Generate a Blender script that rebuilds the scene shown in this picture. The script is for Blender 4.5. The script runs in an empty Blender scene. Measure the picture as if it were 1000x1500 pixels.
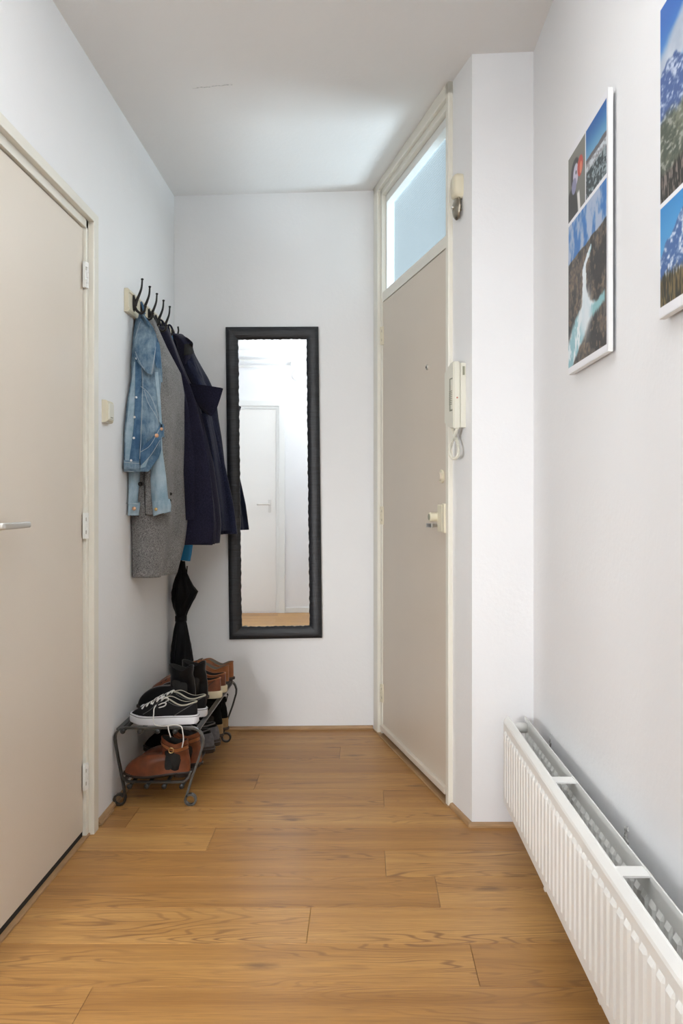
import bpy, bmesh, math, random
import numpy as np
from mathutils import Vector, Matrix
from mathutils.bvhtree import BVHTree
random.seed(7); np.random.seed(7)
PI = math.pi
sc = bpy.context.scene
COL = sc.collection
CAMH = 1.12; F = 1260.0; VX = 531.0; VY = 732.0
def U(px, py, Y):
    """world point seen at a photo position, at depth Y"""
    return Vector(((px-VX)*Y/F, Y, CAMH-(py-VY)*Y/F))
def lerp(a, b, t): return a+(b-a)*t
def sm(a, b, x):
    t = min(1, max(0, (x-a)/(b-a))); return t*t*(3-2*t)
def interp(rows, y):
    """piecewise-linear rows [(y, v1, v2..)]"""
    if y <= rows[0][0]: return rows[0][1:]
    for a, b in zip(rows, rows[1:]):
        if y <= b[0]:
            t = (y-a[0])/(b[0]-a[0]); return tuple(lerp(p, q, t) for p, q in zip(a[1:], b[1:]))
    return rows[-1][1:]
def s2l(c):
    return tuple((x/12.92 if x <= .04045 else ((x+.055)/1.055)**2.4) for x in c)
def rgb(r, g, b): return s2l((r/255, g/255, b/255))

# ------------------------------------------------------------------ materials
class NT:
    def __init__(s, name):
        s.m = bpy.data.materials.new(name); s.m.use_nodes = True
        s.t = s.m.node_tree; s.n = s.t.nodes; s.l = s.t.links
        s.bsdf = s.n['Principled BSDF']; s.out = s.n['Material Output']
    def new(s, typ, **kw):
        n = s.n.new(typ)
        for k, v in kw.items():
            if k.startswith('_'): setattr(n, k[1:], v)
            else: n.inputs[k.replace('~', ' ')].default_value = v
        return n
    def link(s, a, b): s.l.new(a, b)
    def set(s, k, v): s.bsdf.inputs[k].default_value = v
    def math(s, op, a, b=None):
        n = s.n.new('ShaderNodeMath'); n.operation = op
        for i, v in enumerate((a, b)):
            if v is None: continue
            if isinstance(v, (int, float)): n.inputs[i].default_value = v
            else: s.link(v, n.inputs[i])
        return n.outputs[0]
    def ramp(s, fac, stops):
        n = s.n.new('ShaderNodeValToRGB'); e = n.color_ramp.elements
        while len(e) < len(stops): e.new(.5)
        for el, (p, c) in zip(e, stops):
            el.position = p; el.color = (*c, 1) if len(c) == 3 else c
        s.link(fac, n.inputs[0]); return n.outputs[0]
    def mix(s, fac, a, b, mode='MIX'):
        n = s.n.new('ShaderNodeMix'); n.data_type = 'RGBA'; n.blend_type = mode
        for i, v in ((0, fac), (6, a), (7, b)):
            if isinstance(v, (int, float)): n.inputs[i].default_value = v
            elif isinstance(v, tuple): n.inputs[i].default_value = (*v, 1)
            else: s.link(v, n.inputs[i])
        return n.outputs[2]
    def coords(s, scale=(1, 1, 1), loc=(0, 0, 0), rot=(0, 0, 0)):
        tc = s.n.new('ShaderNodeTexCoord'); mp = s.n.new('ShaderNodeMapping')
        mp.inputs['Scale'].default_value = scale; mp.inputs['Location'].default_value = loc; mp.inputs['Rotation'].default_value = rot
        s.link(tc.outputs['Object'], mp.inputs[0]); return mp.outputs[0]
    def noise(s, vec, scale, detail=3, rough=.5, dist=0):
        n = s.new('ShaderNodeTexNoise', Scale=scale, Detail=detail, Roughness=rough, Distortion=dist)
        s.link(vec, n.inputs['Vector']); return n.outputs[0]
    def bump(s, h, strength=.2, dist=.01):
        b = s.new('ShaderNodeBump', Strength=strength, Distance=dist)
        s.link(h, b.inputs['Height']); s.link(b.outputs[0], s.bsdf.inputs['Normal'])
def mat(name, c, rough=.5, metal=0, var=0, nscale=20, bump=0, bscale=60, bdist=.002, scale=(1, 1, 1), spec=.5, sheen=0):
    M = NT(name); M.set('Roughness', rough); M.set('Metallic', metal); M.set('Specular IOR Level', spec)
    if sheen: M.set('Sheen Weight', sheen); M.set('Sheen Roughness', .5)
    co = M.coords(scale)
    if var:
        n = M.noise(co, nscale, 4)
        lo = tuple(x*(1-var) for x in c); hi = tuple(min(1, x*(1+var)) for x in c)
        M.link(M.ramp(n, [(.3, lo), (.7, hi)]), M.bsdf.inputs['Base Color'])
    else: M.set('Base Color', (*c, 1))
    if bump: M.bump(M.noise(co, bscale, 4, .6), bump, bdist)
    return M.m

def wall_mat(name, c):
    M = NT(name); M.set('Roughness', .75); M.set('Specular IOR Level', .3)
    co = M.coords()
    big = M.noise(co, 2.2, 3); fine = M.noise(co, 55, 4, .6)
    M.link(M.ramp(big, [(.25, tuple(x*.975 for x in c)), (.75, c)]), M.bsdf.inputs['Base Color'])
    h = M.math('ADD', M.math('MULTIPLY', big, 2.5), M.math('MULTIPLY', fine, .35))
    M.bump(h, .35, .006); return M.m
m_wall = wall_mat('white_wall_paint', (.865, .865, .865))
m_wall_white = wall_mat('bright_white_wall_paint', (.87, .87, .88))
m_ceil = wall_mat('white_ceiling_paint', (.86, .845, .825))
m_frame = mat('cream_gloss_paint', (.80, .77, .68), .32, var=.03, nscale=4)
m_frame_w = mat('white_gloss_paint', (.82, .82, .79), .3, var=.02, nscale=4)
m_door = mat('beige_door_paint', (.73, .65, .55), .42, var=.03, nscale=1.5, bump=.06, bscale=30)
m_door2 = mat('taupe_door_paint', (.70, .615, .51), .42, var=.03, nscale=1.5, bump=.06, bscale=30)
m_doorw = mat('pale_door_paint', (.84, .82, .78), .4)
m_cream = mat('cream_plastic', (.74, .68, .52), .4)
m_ivory = mat('ivory_plastic', (.76, .74, .64), .35)
m_ivory_d = mat('grey_ivory_plastic', (.30, .30, .22), .5)
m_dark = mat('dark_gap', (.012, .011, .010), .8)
m_black = mat('black_iron', (.020, .018, .016), .38, .5)
m_steel = mat('brushed_steel', (.72, .70, .66), .38, 1)
m_nickel = mat('aged_nickel', (.36, .32, .26), .28, 1, var=.2)
m_brass = mat('brass', (.65, .46, .20), .3, 1)
m_copper = mat('copper_button', (.62, .36, .22), .35, .9)
m_white = mat('white_plastic', (.85, .85, .84), .4)
m_rad = mat('white_radiator_enamel', (.87, .865, .835), .5, spec=.35, bump=.05, bscale=8)
m_rack = mat('dark_grey_lacquered_steel', (.085, .085, .08), .33, .75, var=.25, nscale=30)
m_rackb = mat('black_rubber_cap', (.02, .02, .02), .4)
m_trim = mat('oak_trim', (.40, .24, .115), .45, var=.18, nscale=12, scale=(1, 1, 8))
m_silver = mat('grey_metal_threshold', (.16, .14, .12), .4, .6)
m_plaster = mat('crumbled_plaster', (.55, .54, .52), .9, var=.5, nscale=120, bump=.8, bscale=150)

def wood_floor():
    M = NT('oak_laminate'); M.set('Roughness', .38); M.set('Specular IOR Level', .45)
    at = M.new('ShaderNodeAttribute', _attribute_name='plank')
    sep = M.n.new('ShaderNodeSeparateColor'); M.link(at.outputs['Color'], sep.inputs[0])
    tc = M.n.new('ShaderNodeTexCoord')
    off = M.n.new('ShaderNodeVectorMath'); off.operation = 'SCALE'; off.inputs['Scale'].default_value = 40
    M.link(at.outputs['Color'], off.inputs[0])
    add = M.n.new('ShaderNodeVectorMath'); add.operation = 'ADD'
    M.link(tc.outputs['Object'], add.inputs[0]); M.link(off.outputs[0], add.inputs[1])
    def mp(sx, sy):
        m = M.n.new('ShaderNodeMapping'); m.inputs['Scale'].default_value = (sx, sy, 1); M.link(add.outputs[0], m.inputs[0]); return m.outputs[0]
    slow = M.noise(mp(1.3, 9), 1, 2, .45)
    band = M.noise(mp(.8, 22), 1, 4, .6)
    ring = M.math('SINE', M.math('MULTIPLY', slow, 130.0))
    fine = M.noise(mp(7, 260), 1, 4, .65)
    pore = M.noise(mp(14, 420), 1, 2, .5)
    base = M.ramp(M.math('ADD', M.math('MULTIPLY', band, .75), M.math('MULTIPLY', sep.outputs[0], .25)),
                  [(.28, (.37, .172, .046)), (.5, (.51, .262, .077)), (.72, (.64, .36, .120))])
    rmask = M.ramp(M.noise(mp(1.1, 5), 1.7, 2), [(.42, (0, 0, 0)), (.66, (1, 1, 1))])
    rfac = M.math('MULTIPLY', M.ramp(ring, [(.45, (0, 0, 0)), (1, (1, 1, 1))]), M.math('MULTIPLY', rmask, .95))
    c1 = M.mix(rfac, base, (.25, .115, .04))
    c2 = M.mix(M.math('MULTIPLY', M.ramp(fine, [(.42, (1, 1, 1)), (.60, (0, 0, 0))]), .38), c1, (.28, .135, .05))
    c3 = M.mix(M.math('MULTIPLY', M.ramp(pore, [(.30, (1, 1, 1)), (.42, (0, 0, 0))]), .35), c2, (.18, .085, .035))
    vo = M.new('ShaderNodeTexVoronoi', Scale=1.0, _voronoi_dimensions='2D'); M.link(mp(1.15, 3.3), vo.inputs['Vector'])
    vd = M.math('ADD', vo.outputs['Distance'], M.math('MULTIPLY', M.noise(mp(22, 60), 1, 3), .07))
    knot = M.ramp(vd, [(.045, (1, 1, 1)), (.105, (0, 0, 0))])
    c4 = M.mix(M.math('MULTIPLY', knot, .7), c3, (.13, .058, .024))
    M.link(c4, M.bsdf.inputs['Base Color']); M.set('Specular IOR Level', .35)
    M.bump(fine, .08, .001)
    M.link(M.math('ADD', M.math('MULTIPLY', fine, .15), .30), M.bsdf.inputs['Roughness'])
    return M.m
m_floor = wood_floor()

def denim(name, lo, hi):
    M = NT(name); M.set('Roughness', .85); M.set('Specular IOR Level', .2)
    co = M.coords()
    big = M.noise(co, 13, 4, .6); tw = M.noise(M.coords((260, 260, 60)), 4, 2, .6); st = M.noise(M.coords((30, 30, 5)), 3, 3)
    f = M.math('ADD', M.math('MULTIPLY', big, .6), M.math('ADD', M.math('MULTIPLY', tw, .25), M.math('MULTIPLY', st, .25)))
    M.link(M.ramp(f, [(.44, lo), (.68, hi)]), M.bsdf.inputs['Base Color'])
    M.bump(M.math('ADD', tw, M.math('MULTIPLY', M.noise(M.coords((1, 1, .6)), 38, 3), 3.)), .8, .004); return M.m
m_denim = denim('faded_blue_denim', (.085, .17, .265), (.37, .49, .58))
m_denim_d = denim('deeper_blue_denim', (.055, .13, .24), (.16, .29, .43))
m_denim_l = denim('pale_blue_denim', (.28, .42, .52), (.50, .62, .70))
m_stitch = mat('pale_denim_stitching', (.50, .56, .60), .9)
def wool(name, lo, hi, s=330, b=.6):
    M = NT(name); M.set('Roughness', .95); M.set('Specular IOR Level', .15); M.set('Sheen Weight', .15)
    co = M.coords(); f = M.noise(co, s, 3, .7); g = M.noise(co, 8, 3)
    M.link(M.ramp(M.math('ADD', M.math('MULTIPLY', f, .8), M.math('MULTIPLY', g, .2)), [(.35, lo), (.65, hi)]), M.bsdf.inputs['Base Color'])
    M.bump(M.math('ADD', f, M.math('MULTIPLY', M.noise(co, 30, 3), 2.)), b, .002); return M.m
m_grey = wool('grey_melange_wool', (.075, .073, .071), (.34, .33, .322), 260)
m_grey_d = wool('dark_grey_wool', (.03, .029, .029), (.10, .098, .095))
m_navy = wool('dark_navy_cotton', (.007, .0066, .017), (.021, .020, .042), 200, .4)
m_navy2 = wool('navy_cotton_twill', (.006, .0075, .020), (.021, .025, .054), 200, .4)
m_blue = mat('bright_blue_nylon', (.0, .22, .50), .5, bump=.2, bscale=60)
m_umb = mat('black_umbrella_nylon', (.005, .005, .006), .55, spec=.12, bump=.3, bscale=40, bdist=.004)
m_canvas = mat('black_canvas', (.008, .0075, .009), .85, spec=.25, bump=.3, bscale=200)
m_rubw = mat('off_white_rubber', (.72, .72, .74), .5, var=.06, nscale=25)
m_rubc = mat('cream_rubber', (.66, .58, .40), .55, var=.12, nscale=20)
m_leab = mat('black_leather', (.0035, .0035, .0045), .28, spec=.2, bump=.3, bscale=35, bdist=.004)
m_suede = mat('black_suede', (.005, .005, .005), .95, spec=.15, bump=.3, bscale=150)
m_tan = mat('cognac_leather', (.155, .042, .015), .36, var=.35, nscale=25, bump=.25, bscale=35, bdist=.003)
m_tan2 = mat('tan_brown_leather', (.26, .085, .024), .42, var=.3, nscale=22, bump=.2, bscale=40)
m_sand = mat('sand_suede', (.30, .19, .085), .85, var=.2, nscale=30)
m_dsole = mat('dark_brown_sole', (.025, .015, .011), .5)
m_gshoe = mat('grey_shoe_mesh', (.11, .105, .11), .8, var=.2, nscale=80)
m_lace = mat('off_white_lace', (.72, .70, .66), .8)
m_piping = mat('grey_piping', (.10, .10, .10), .7)
m_insole = mat('beige_lining', (.17, .155, .12), .8)
m_rim = mat('cream_collar_padding', (.40, .37, .29), .8)
m_elastic = mat('black_elastic', (.008, .008, .008), .8, bump=.4, bscale=300)
M = NT('black_woven_frame'); M.set('Roughness', .42)
co = M.coords((6, 6, 90)); f = M.noise(co, 2.0, 4, .6); g = M.noise(M.coords(), 3, 3)
M.link(M.ramp(f, [(.35, (.006, .0065, .008)), (.7, (.021, .023, .029))]), M.bsdf.inputs['Base Color'])
M.bump(f, .5, .004); m_mframe = M.m
M = NT('mirror_silver'); M.set('Metallic', 1); M.set('Roughness', .012); M.set('Base Color', (.78, .82, .86, 1)); m_mirror = M.m
# reeded frosted glass: part of the light passes straight, part is scattered
M = NT('frosted_wired_glass')
tr = M.new('ShaderNodeBsdfTransparent', Color=(.86, .93, .95, 1)); tl = M.new('ShaderNodeBsdfTranslucent', Color=(.74, .84, .86, 1))
gl = M.new('ShaderNodeBsdfGlossy', Roughness=.25); df = M.new('ShaderNodeBsdfDiffuse', Color=(.70, .76, .78, 1))
wv = M.new('ShaderNodeTexWave', Scale=28.0, Distortion=.6, Detail=1.0); wv.bands_direction = 'Z'
M.link(M.coords(), wv.inputs['Vector'])
bp = M.new('ShaderNodeBump', Strength=.5, Distance=.004); M.link(wv.outputs[0], bp.inputs['Height'])
M.link(M.ramp(wv.outputs[0], [(.15, (.60, .70, .73)), (.6, (.76, .85, .87))]), tl.inputs['Color'])
M.link(M.ramp(wv.outputs[0], [(.15, (.76, .84, .87)), (.6, (.89, .95, .97))]), tr.inputs['Color'])
for q in (tl, gl, df): M.link(bp.outputs[0], q.inputs['Normal'])
def mixs(a, b, f):
    q = M.new('ShaderNodeMixShader'); q.inputs[0].default_value = f; M.link(a.outputs[0], q.inputs[1]); M.link(b.outputs[0], q.inputs[2]); return q
z = mixs(mixs(mixs(tr, tl, .02), df, .22), gl, .05)
M.link(z.outputs[0], M.out.inputs[0]); m_glass = M.m

# ------------------------------------------------------------------ object helpers
def wloc(o):
    v = Vector((0, 0, 0))
    while o is not None: v += o.location; o = o.parent
    return v
def mesh_obj(name, verts, faces, m, parent=None, smooth=False, loc=None, T=None):
    vs = [Vector(v) for v in verts]
    if T is not None: vs = [T @ v for v in vs]
    o_ = wloc(parent) if parent is not None else (Vector(loc) if loc is not None else Vector((0, 0, 0)))
    me = bpy.data.meshes.new(name); me.from_pydata([v-o_ for v in vs], [], faces); me.update()
    if smooth: me.polygons.foreach_set('use_smooth', [True]*len(me.polygons))
    o = bpy.data.objects.new(name, me); COL.objects.link(o)
    if parent is not None: o.parent = parent
    else: o.location = o_
    me.materials.append(m)
    return o
def tag(o, label=None, cat=None, group=None, kind=None):
    if label: o['label'] = label
    if cat: o['category'] = cat
    if group: o['group'] = group
    if kind: o['kind'] = kind
    return o
def thing(name, loc, label=None, cat=None, group=None, kind=None):
    o = bpy.data.objects.new(name, None); COL.objects.link(o); o.location = loc; o.empty_display_size = .05
    return tag(o, label, cat, group, kind)
class MB:
    def __init__(s): s.v = []; s.f = []
    def add(s, v, f):
        n = len(s.v); s.v += [Vector(p) for p in v]; s.f += [tuple(i+n for i in q) for q in f]; return s
    def box(s, x0, x1, y0, y1, z0, z1, bev=0):
        bm = bmesh.new(); bmesh.ops.create_cube(bm, size=1)
        for v in bm.verts:
            v.co = Vector((lerp(x0, x1, v.co.x+.5), lerp(y0, y1, v.co.y+.5), lerp(z0, z1, v.co.z+.5)))
        if bev: bmesh.ops.bevel(bm, geom=bm.edges[:], offset=bev, segments=2, affect='EDGES', profile=.6)
        bm.verts.index_update()
        s.add([v.co.copy() for v in bm.verts], [[v.index for v in f.verts] for f in bm.faces]); bm.free(); return s
    def loops(s, loops, closed=True, cap0=False, cap1=False):
        n = len(loops[0]); v = [p for l in loops for p in l]; f = []
        for i in range(len(loops)-1):
            for j in range(n if closed else n-1):
                k = (j+1) % n
                f.append((i*n+j, i*n+k, (i+1)*n+k, (i+1)*n+j))
        if cap0: f.append(tuple(range(n))[::-1])
        if cap1: f.append(tuple((len(loops)-1)*n+j for j in range(n)))
        return s.add(v, f)
    def tube(s, pts, r, seg=10, caps=True, flat=None):
        pts = [Vector(p) for p in pts]; loops = []; up = None
        for i, p in enumerate(pts):
            t = (pts[min(i+1, len(pts)-1)]-pts[max(i-1, 0)]).normalized()
            if up is None: up = Vector((0, 0, 1)) if abs(t.z) < .9 else Vector((0, 1, 0))
            a = t.cross(up); a = a.normalized() if a.length > 1e-6 else Vector((1, 0, 0))
            b = a.cross(t).normalized(); up = b
            rr = r[i] if isinstance(r, (list, tuple)) else r
            loops.append([p+a*math.cos(2*PI*k/seg)*rr+b*math.sin(2*PI*k/seg)*rr for k in range(seg)])
        return s.loops(loops, True, caps, caps)
    def ribbon(s, pts, w, th, axis=(0, 1, 0)):
        """flat strip of width w along axis and thickness th following pts"""
        ax = Vector(axis); pts = [Vector(p) for p in pts]; loops = []
        for i, p in enumerate(pts):
            t = (pts[min(i+1, len(pts)-1)]-pts[max(i-1, 0)]).normalized(); nn = t.cross(ax).normalized()
            loops.append([p+ax*w/2+nn*th/2, p-ax*w/2+nn*th/2, p-ax*w/2-nn*th/2, p+ax*w/2-nn*th/2])
        return s.loops(loops, True, True, True)
    def cyl(s, a, b, r, seg=24, r2=None, bev=0):
        a = Vector(a); b = Vector(b); t = (b-a).normalized()
        x = t.orthogonal().normalized(); y = t.cross(x); r2 = r if r2 is None else r2
        prof = [(0, r), (1, r2)]
        L = (b-a).length
        if bev: prof = [(0, r-bev), (bev/L, r), (1-bev/L, r2), (1, r2-bev)]
        return s.loops([[a+(b-a)*h+(x*math.cos(2*PI*k/seg)+y*math.sin(2*PI*k/seg))*q for k in range(seg)] for h, q in prof], True, True, True)
    def prism(s, poly, axis0, axis1, fn):
        """extrude 2D polygon; fn(u,v,h)->point, h from axis0 to axis1"""
        return s.loops([[fn(u, v, h) for u, v in poly] for h in (axis0, axis1)], True, True, True)
    def build(s, name, m, parent=None, smooth=False, loc=None, T=None):
        return mesh_obj(name, s.v, s.f, m, parent, smooth, loc, T)
def box(name, x0, x1, y0, y1, z0, z1, m, parent=None, bev=0, T=None, loc=None):
    return MB().box(x0, x1, y0, y1, z0, z1, bev).build(name, m, parent, False, loc, T)
def autosmooth(o, ang=.6):
    me = o.data; bm = bmesh.new(); bm.from_mesh(me); bmesh.ops.recalc_face_normals(bm, faces=bm.faces)
    for e in bm.edges: e.smooth = (len(e.link_faces) == 2 and e.calc_face_angle(0) < ang)
    for f in bm.faces: f.smooth = True
    bm.to_mesh(me); bm.free(); return o
def bez(pts, n=8):
    """catmull-rom through pts"""
    pts = [Vector(p) for p in pts]; out = []
    P = [pts[0]*2-pts[1]]+pts+[pts[-1]*2-pts[-2]]
    for i in range(1, len(P)-2):
        a, b, c, d = P[i-1:i+3]
        for k in range(n):
            t = k/n
            out.append(.5*((2*b)+(c-a)*t+(2*a-5*b+4*c-d)*t*t+(-a+3*b-3*c+d)*t**3))
    out.append(pts[-1]); return out

# ------------------------------------------------------------------ room
XL, XR, YC, YR = -.9145, .585, 2.946, -.17        # left wall, right wall, column front, rear wall
XF, YE = -2.7, 1.72                                # far side of the side space, end of left wall
def ceil_z(x): return 2.594+.0405*(x+.9145)
def back_y(x): return 4.175+.036*(x-XL)
CX = .374; DD = Vector((-.2368, .9716, 0)); DN = Vector((-.9716, -.2368, 0))
TD = Matrix(((DD.x, DN.x, 0, CX), (DD.y, DN.y, 0, YC), (0, 0, 1, 0), (0, 0, 0, 1)))   # door wall frame: s along, w out, z up
def struct(o): return tag(o, kind='structure')
H = 2.75
# floor of individual planks in one mesh
fl = MB(); ids = []
joint = {6: .079, 5: .079, 4: -.50, 3: .07, 2: .214, 1: -.142, 0: .27, -1: -.62, 7: -.42, 8: .35, 9: -.1, 10: .4, 11: -.6}
PW = .192; y0 = 1.979
for k in range(-12, 14):
    ya = y0+PW*k; yb = ya+PW
    j = joint.get(k, random.uniform(-.6, .5)); xs = [j+1.29*q for q in range(-3, 3)]
    if k == 5: xs = [x+.4 for x in xs]
    for xa, xb in zip(xs, xs[1:]):
        if xa > .8 or xb < -2.8: continue
        g = .0005; xa_, xb_ = max(xa, -2.8)+g, min(xb, .75)-g; b = .0012
        c = (random.random(), random.random(), random.random(), 1)
        n0 = len(fl.f)
        fl.loops([[(xa_, ya+g, -.01), (xb_, ya+g, -.01), (xb_, yb-g, -.01), (xa_, yb-g, -.01)],
                  [(xa_, ya+g, -.0006), (xb_, ya+g, -.0006), (xb_, yb-g, -.0006), (xa_, yb-g, -.0006)],
                  [(xa_+b, ya+b, 0), (xb_-b, ya+b, 0), (xb_-b, yb-b, 0), (xa_+b, yb-b, 0)]], True, True, True)
        ids += [c]*(len(fl.f)-n0)
floor = struct(fl.build('floor', m_floor))
ca = floor.data.color_attributes.new('plank', 'FLOAT_COLOR', 'CORNER')
buf = []
for p, c in zip(floor.data.polygons, ids): buf += list(c)*len(p.vertices)
ca.data.foreach_set('color', buf)
sub = box('underlay', -2.9, .8, -.4, 4.5, -.04, -.0105, m_dark, floor)
# ceiling (slightly sloping across)
_o1 = TD @ Vector((.16, -.058, 0)); _o2 = TD @ Vector((1.36, -.058, 0))
cp = [(-2.9, -.4), (.705, -.4), (.705, 3.06), (_o1.x, 3.06), (_o2.x, _o2.y), (.03, 4.34), (-1.2, 4.34), (-2.9, 4.34)]
ceil = struct(MB().loops([[(x, y, ceil_z(x)+h) for x, y in cp] for h in (0, .15)], True, True, True).build('ceiling', m_ceil))
pts = []
for i in range(15):
    px = 282+i*4.2; py = 128-i*.22+random.uniform(-.5, .5)
    Yc_ = (ceil_z(-.55)-CAMH)*F/(VY-py); x_ = (px-VX)*Yc_/F; pts.append((x_, Yc_, ceil_z(x_)-.0006))
MB().tube(pts, .0013, 5).build('hairline_crack', m_plaster, ceil)
# back wall, skewed slightly
bt = .12
def skewbox(x0, x1, t0, t1, z0, z1):
    return MB().add([(x, back_y(x)+t, z) for z in (z0, z1) for x, t in ((x0, t0), (x1, t0), (x1, t1), (x0, t1))],
                    [(0, 1, 2, 3)[::-1], (4, 5, 6, 7), (0, 1, 5, 4), (1, 2, 6, 5), (2, 3, 7, 6), (3, 0, 4, 7)])
struct(skewbox(XL-.15, .10, 0, bt, -.03, H).build('wall_back', m_wall))
# left wall with door opening (door 1)
LD0, LD1, LDT = 2.025, 2.845, 2.021
wl = MB()
wl.box(XL-.12, XL, 2.90, 4.175, -.03, H); wl.box(XL-.12, XL, YE, 1.96, -.03, H); wl.box(XL-.12, XL, 1.96, 2.90, 2.06, H)
struct(wl.build('wall_left', m_wall))
struct(box('wall_side_return', XF-.12, XL-.12, YE, YE+.12, -.03, H, m_wall))
# rear side space: window in the far left wall
W0, W1, WZ0, WZ1 = -.05, 1.6, .35, 2.42
fw = MB(); fw.box(XF-.12, XF, -.3, W0, -.03, H); fw.box(XF-.12, XF, W1, YE, -.03, H); fw.box(XF-.12, XF, W0, W1, -.03, WZ0); fw.box(XF-.12, XF, W0, W1, WZ1, H)
struct(fw.build('wall_far_left', m_wall_white))
wf = MB()
for a in ((W0, W0+.05, WZ0, WZ1), (W1-.05, W1, WZ0, WZ1), (W0, W1, WZ0, WZ0+.05), (W0, W1, WZ1-.05, WZ1), ((W0+W1)/2-.025, (W0+W1)/2+.025, WZ0, WZ1)):
    wf.box(XF-.09, XF-.03, a[0], a[1], a[2], a[3])
win2 = struct(wf.build('window_2', m_frame_w, loc=(XF-.06, .7, WZ0)))
box('window_sill', XF-.12, XF+.12, W0-.05, W1+.05, WZ0-.03, WZ0, m_frame_w, win2, .004)
struct(box('wall_rear', XF-.12, XR+.12, YR-.12, YR, -.03, H, m_wall))
struct(box('wall_right', XR, XR+.12, YR, 3.5, -.03, H, m_wall_white))
wall_right = bpy.data.objects['wall_right']
# column: front face towards camera
struct(box('wall_column', CX+.002, XR, YC, YC+.12, -.03, H, m_wall_white))
# door wall
S0, S1 = .245, 1.187     # clear door opening along the wall
dw = MB(); dw.box(0, .20, -.062, 0, -.03, H); dw.box(.20, 1.34, -.062, 0, 2.63, H); dw.box(1.25, 1.34, -.062, 0, -.03, H)
struct(dw.build('wall_entrance', m_wall, T=TD))

# baseboards: low oak quadrant strips
def quad_strip(p0, p1, nrm, h=.017, d=.014):
    p0 = Vector(p0); p1 = Vector(p1); n = Vector(nrm)
    prof = [(0, 0), (d, 0), (d, h*.45), (d*.75, h*.85), (d*.3, h), (0, h)]
    return MB().loops([[p+n*a+Vector((0, 0, b)) for a, b in prof] for p in (p0, p1)], True, True, True)
struct(quad_strip((XL, back_y(XL), 0), (.05, back_y(.05), 0), (0, -1, 0)).build('baseboard_back', m_trim))
struct(quad_strip((XL, 2.955, 0), (XL, 4.17, 0), (1, 0, 0)).build('baseboard_left', m_trim))
struct(quad_strip((CX-.012, YC, 0), (XR, YC, 0), (0, -1, 0)).build('baseboard_column', m_trim))
a = TD @ Vector((0, 0, 0)); b_ = TD @ Vector((.20, 0, 0))
struct(quad_strip(a, b_, DN).build('baseboard_entrance', m_trim))
struct(quad_strip((XR, YR, 0), (XR, YC, 0), (-1, 0, 0)).build('baseboard_right', m_trim))
# flat threshold strips
struct(box('trim_1', XL-.035, XL+.004, 1.9, 2.95, 0, .007, m_trim, None, .002))
struct(box('trim_2', .19, 1.27, -.012, .022, 0, .007, m_trim, None, .002, T=TD))
struct(box('trim_3', .235, 1.20, -.075, -.012, 0, .012, m_silver, None, .002, T=TD))
struct(box('trim_4', XL, XL+.02, 2.95, 3.10, 0, .006, m_trim, None, .002))

# ------------------------------------------------------------------ doors
def hinge(parent, T, z, h=.085, w=.014, name='hinge'):
    mb = MB()
    for q in range(5):
        g = .0012; a = z-h/2+h*q/5+g/2; b = z-h/2+h*(q+1)/5-g/2
        mb.cyl((0, 0, a), (0, 0, b), .0065, 12)
    mb.box(-w-.004, -.001, -.008, .001, z-h/2, z+h/2, .001)
    mb.box(.001, w*.8, -.008, .0005, z-h/2, z+h/2, .001)
    o = mb.build(name, m_frame_w if T is TH1 else m_cream, parent, T=T); autosmooth(o)
    sc_ = MB()
    for q in (-.25, .25): sc_.box(-w+.001, -w+.007, .0005, .0018, z+h*q-.006, z+h*q+.006, .0005)
    sc_.build('hinge_pin', m_nickel, o, T=T)
# door 1 (left wall)
d1 = thing('door_1', (XL, 2.44, 0), kind='structure')
leaf = box('leaf', -.965, -.925, LD0, LD1, .024, 2.017, m_door, d1, .002)
fr = MB()
# far jamb, near jamb, head (proud outer band + set back inner band)
for y_in, y_out in ((2.849, 2.925), (2.021, 1.945)):
    s_ = 1 if y_out > y_in else -1
    ys = sorted((y_in, y_in+s_*.026)); fr.box(-.99, -.915, ys[0], ys[1], 0, 2.05, .0015)
    ys = sorted((y_in+s_*.026, y_out)); fr.box(-.99, -.897, ys[0], ys[1], 0, 2.08, .003)
fr.box(-.99, -.915, 2.0, 2.87, 2.021, 2.05, .0015); fr.box(-.99, -.8965, 1.946, 2.924, 2.049, 2.0815, .003)
fr.build('door_frame', m_frame, d1)
box('gap_shade', -.96, -.9262, LD0+.002, LD1-.002, .0075, .0238, m_dark, d1)  # black strip standing in for the shade in the gap under the leaf
box('gap_shade_back', -.995, -.966, 2.0, 2.87, .0, .024, m_dark, d1)  # dark block behind the leaf foot, deepens the painted gap shade
TH1 = Matrix(((0, 1, 0, -.913), (1, 0, 0, 2.847), (0, 0, 1, 0), (0, 0, 0, 1)))
for z in (1.862, 1.034, .205): hinge(d1, TH1, z)
hm = MB(); zc = 1.055
lev = bez([(-.925, 2.09, zc), (-.885, 2.09, zc), (-.875, 2.105, zc), (-.874, 2.17, zc), (-.876, 2.225, zc), (-.879, 2.262, zc)], 6)
lo = []
for i, p in enumerate(lev):
    q = i/(len(lev)-1); hz = lerp(.0095, .0078, q); hx = .007
    t = (lev[min(i+1, len(lev)-1)]-lev[max(i-1, 0)]).normalized(); nn = t.cross(Vector((0, 0, 1))).normalized()
    lo.append([p+nn*hx*math.copysign(abs(math.cos(a))**.5, math.cos(a))+Vector((0, 0, hz*math.copysign(abs(math.sin(a))**.5, math.sin(a)))) for a in [2*PI*k/16 for k in range(16)]])
hm.loops(lo, True, True, True)
hnd = autosmooth(hm.build('door_handle', m_steel, d1))
MB().cyl((-.925, 2.09, zc), (-.916, 2.09, zc), .026, 28, bev=.002).build('rosette', m_steel, hnd)

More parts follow.
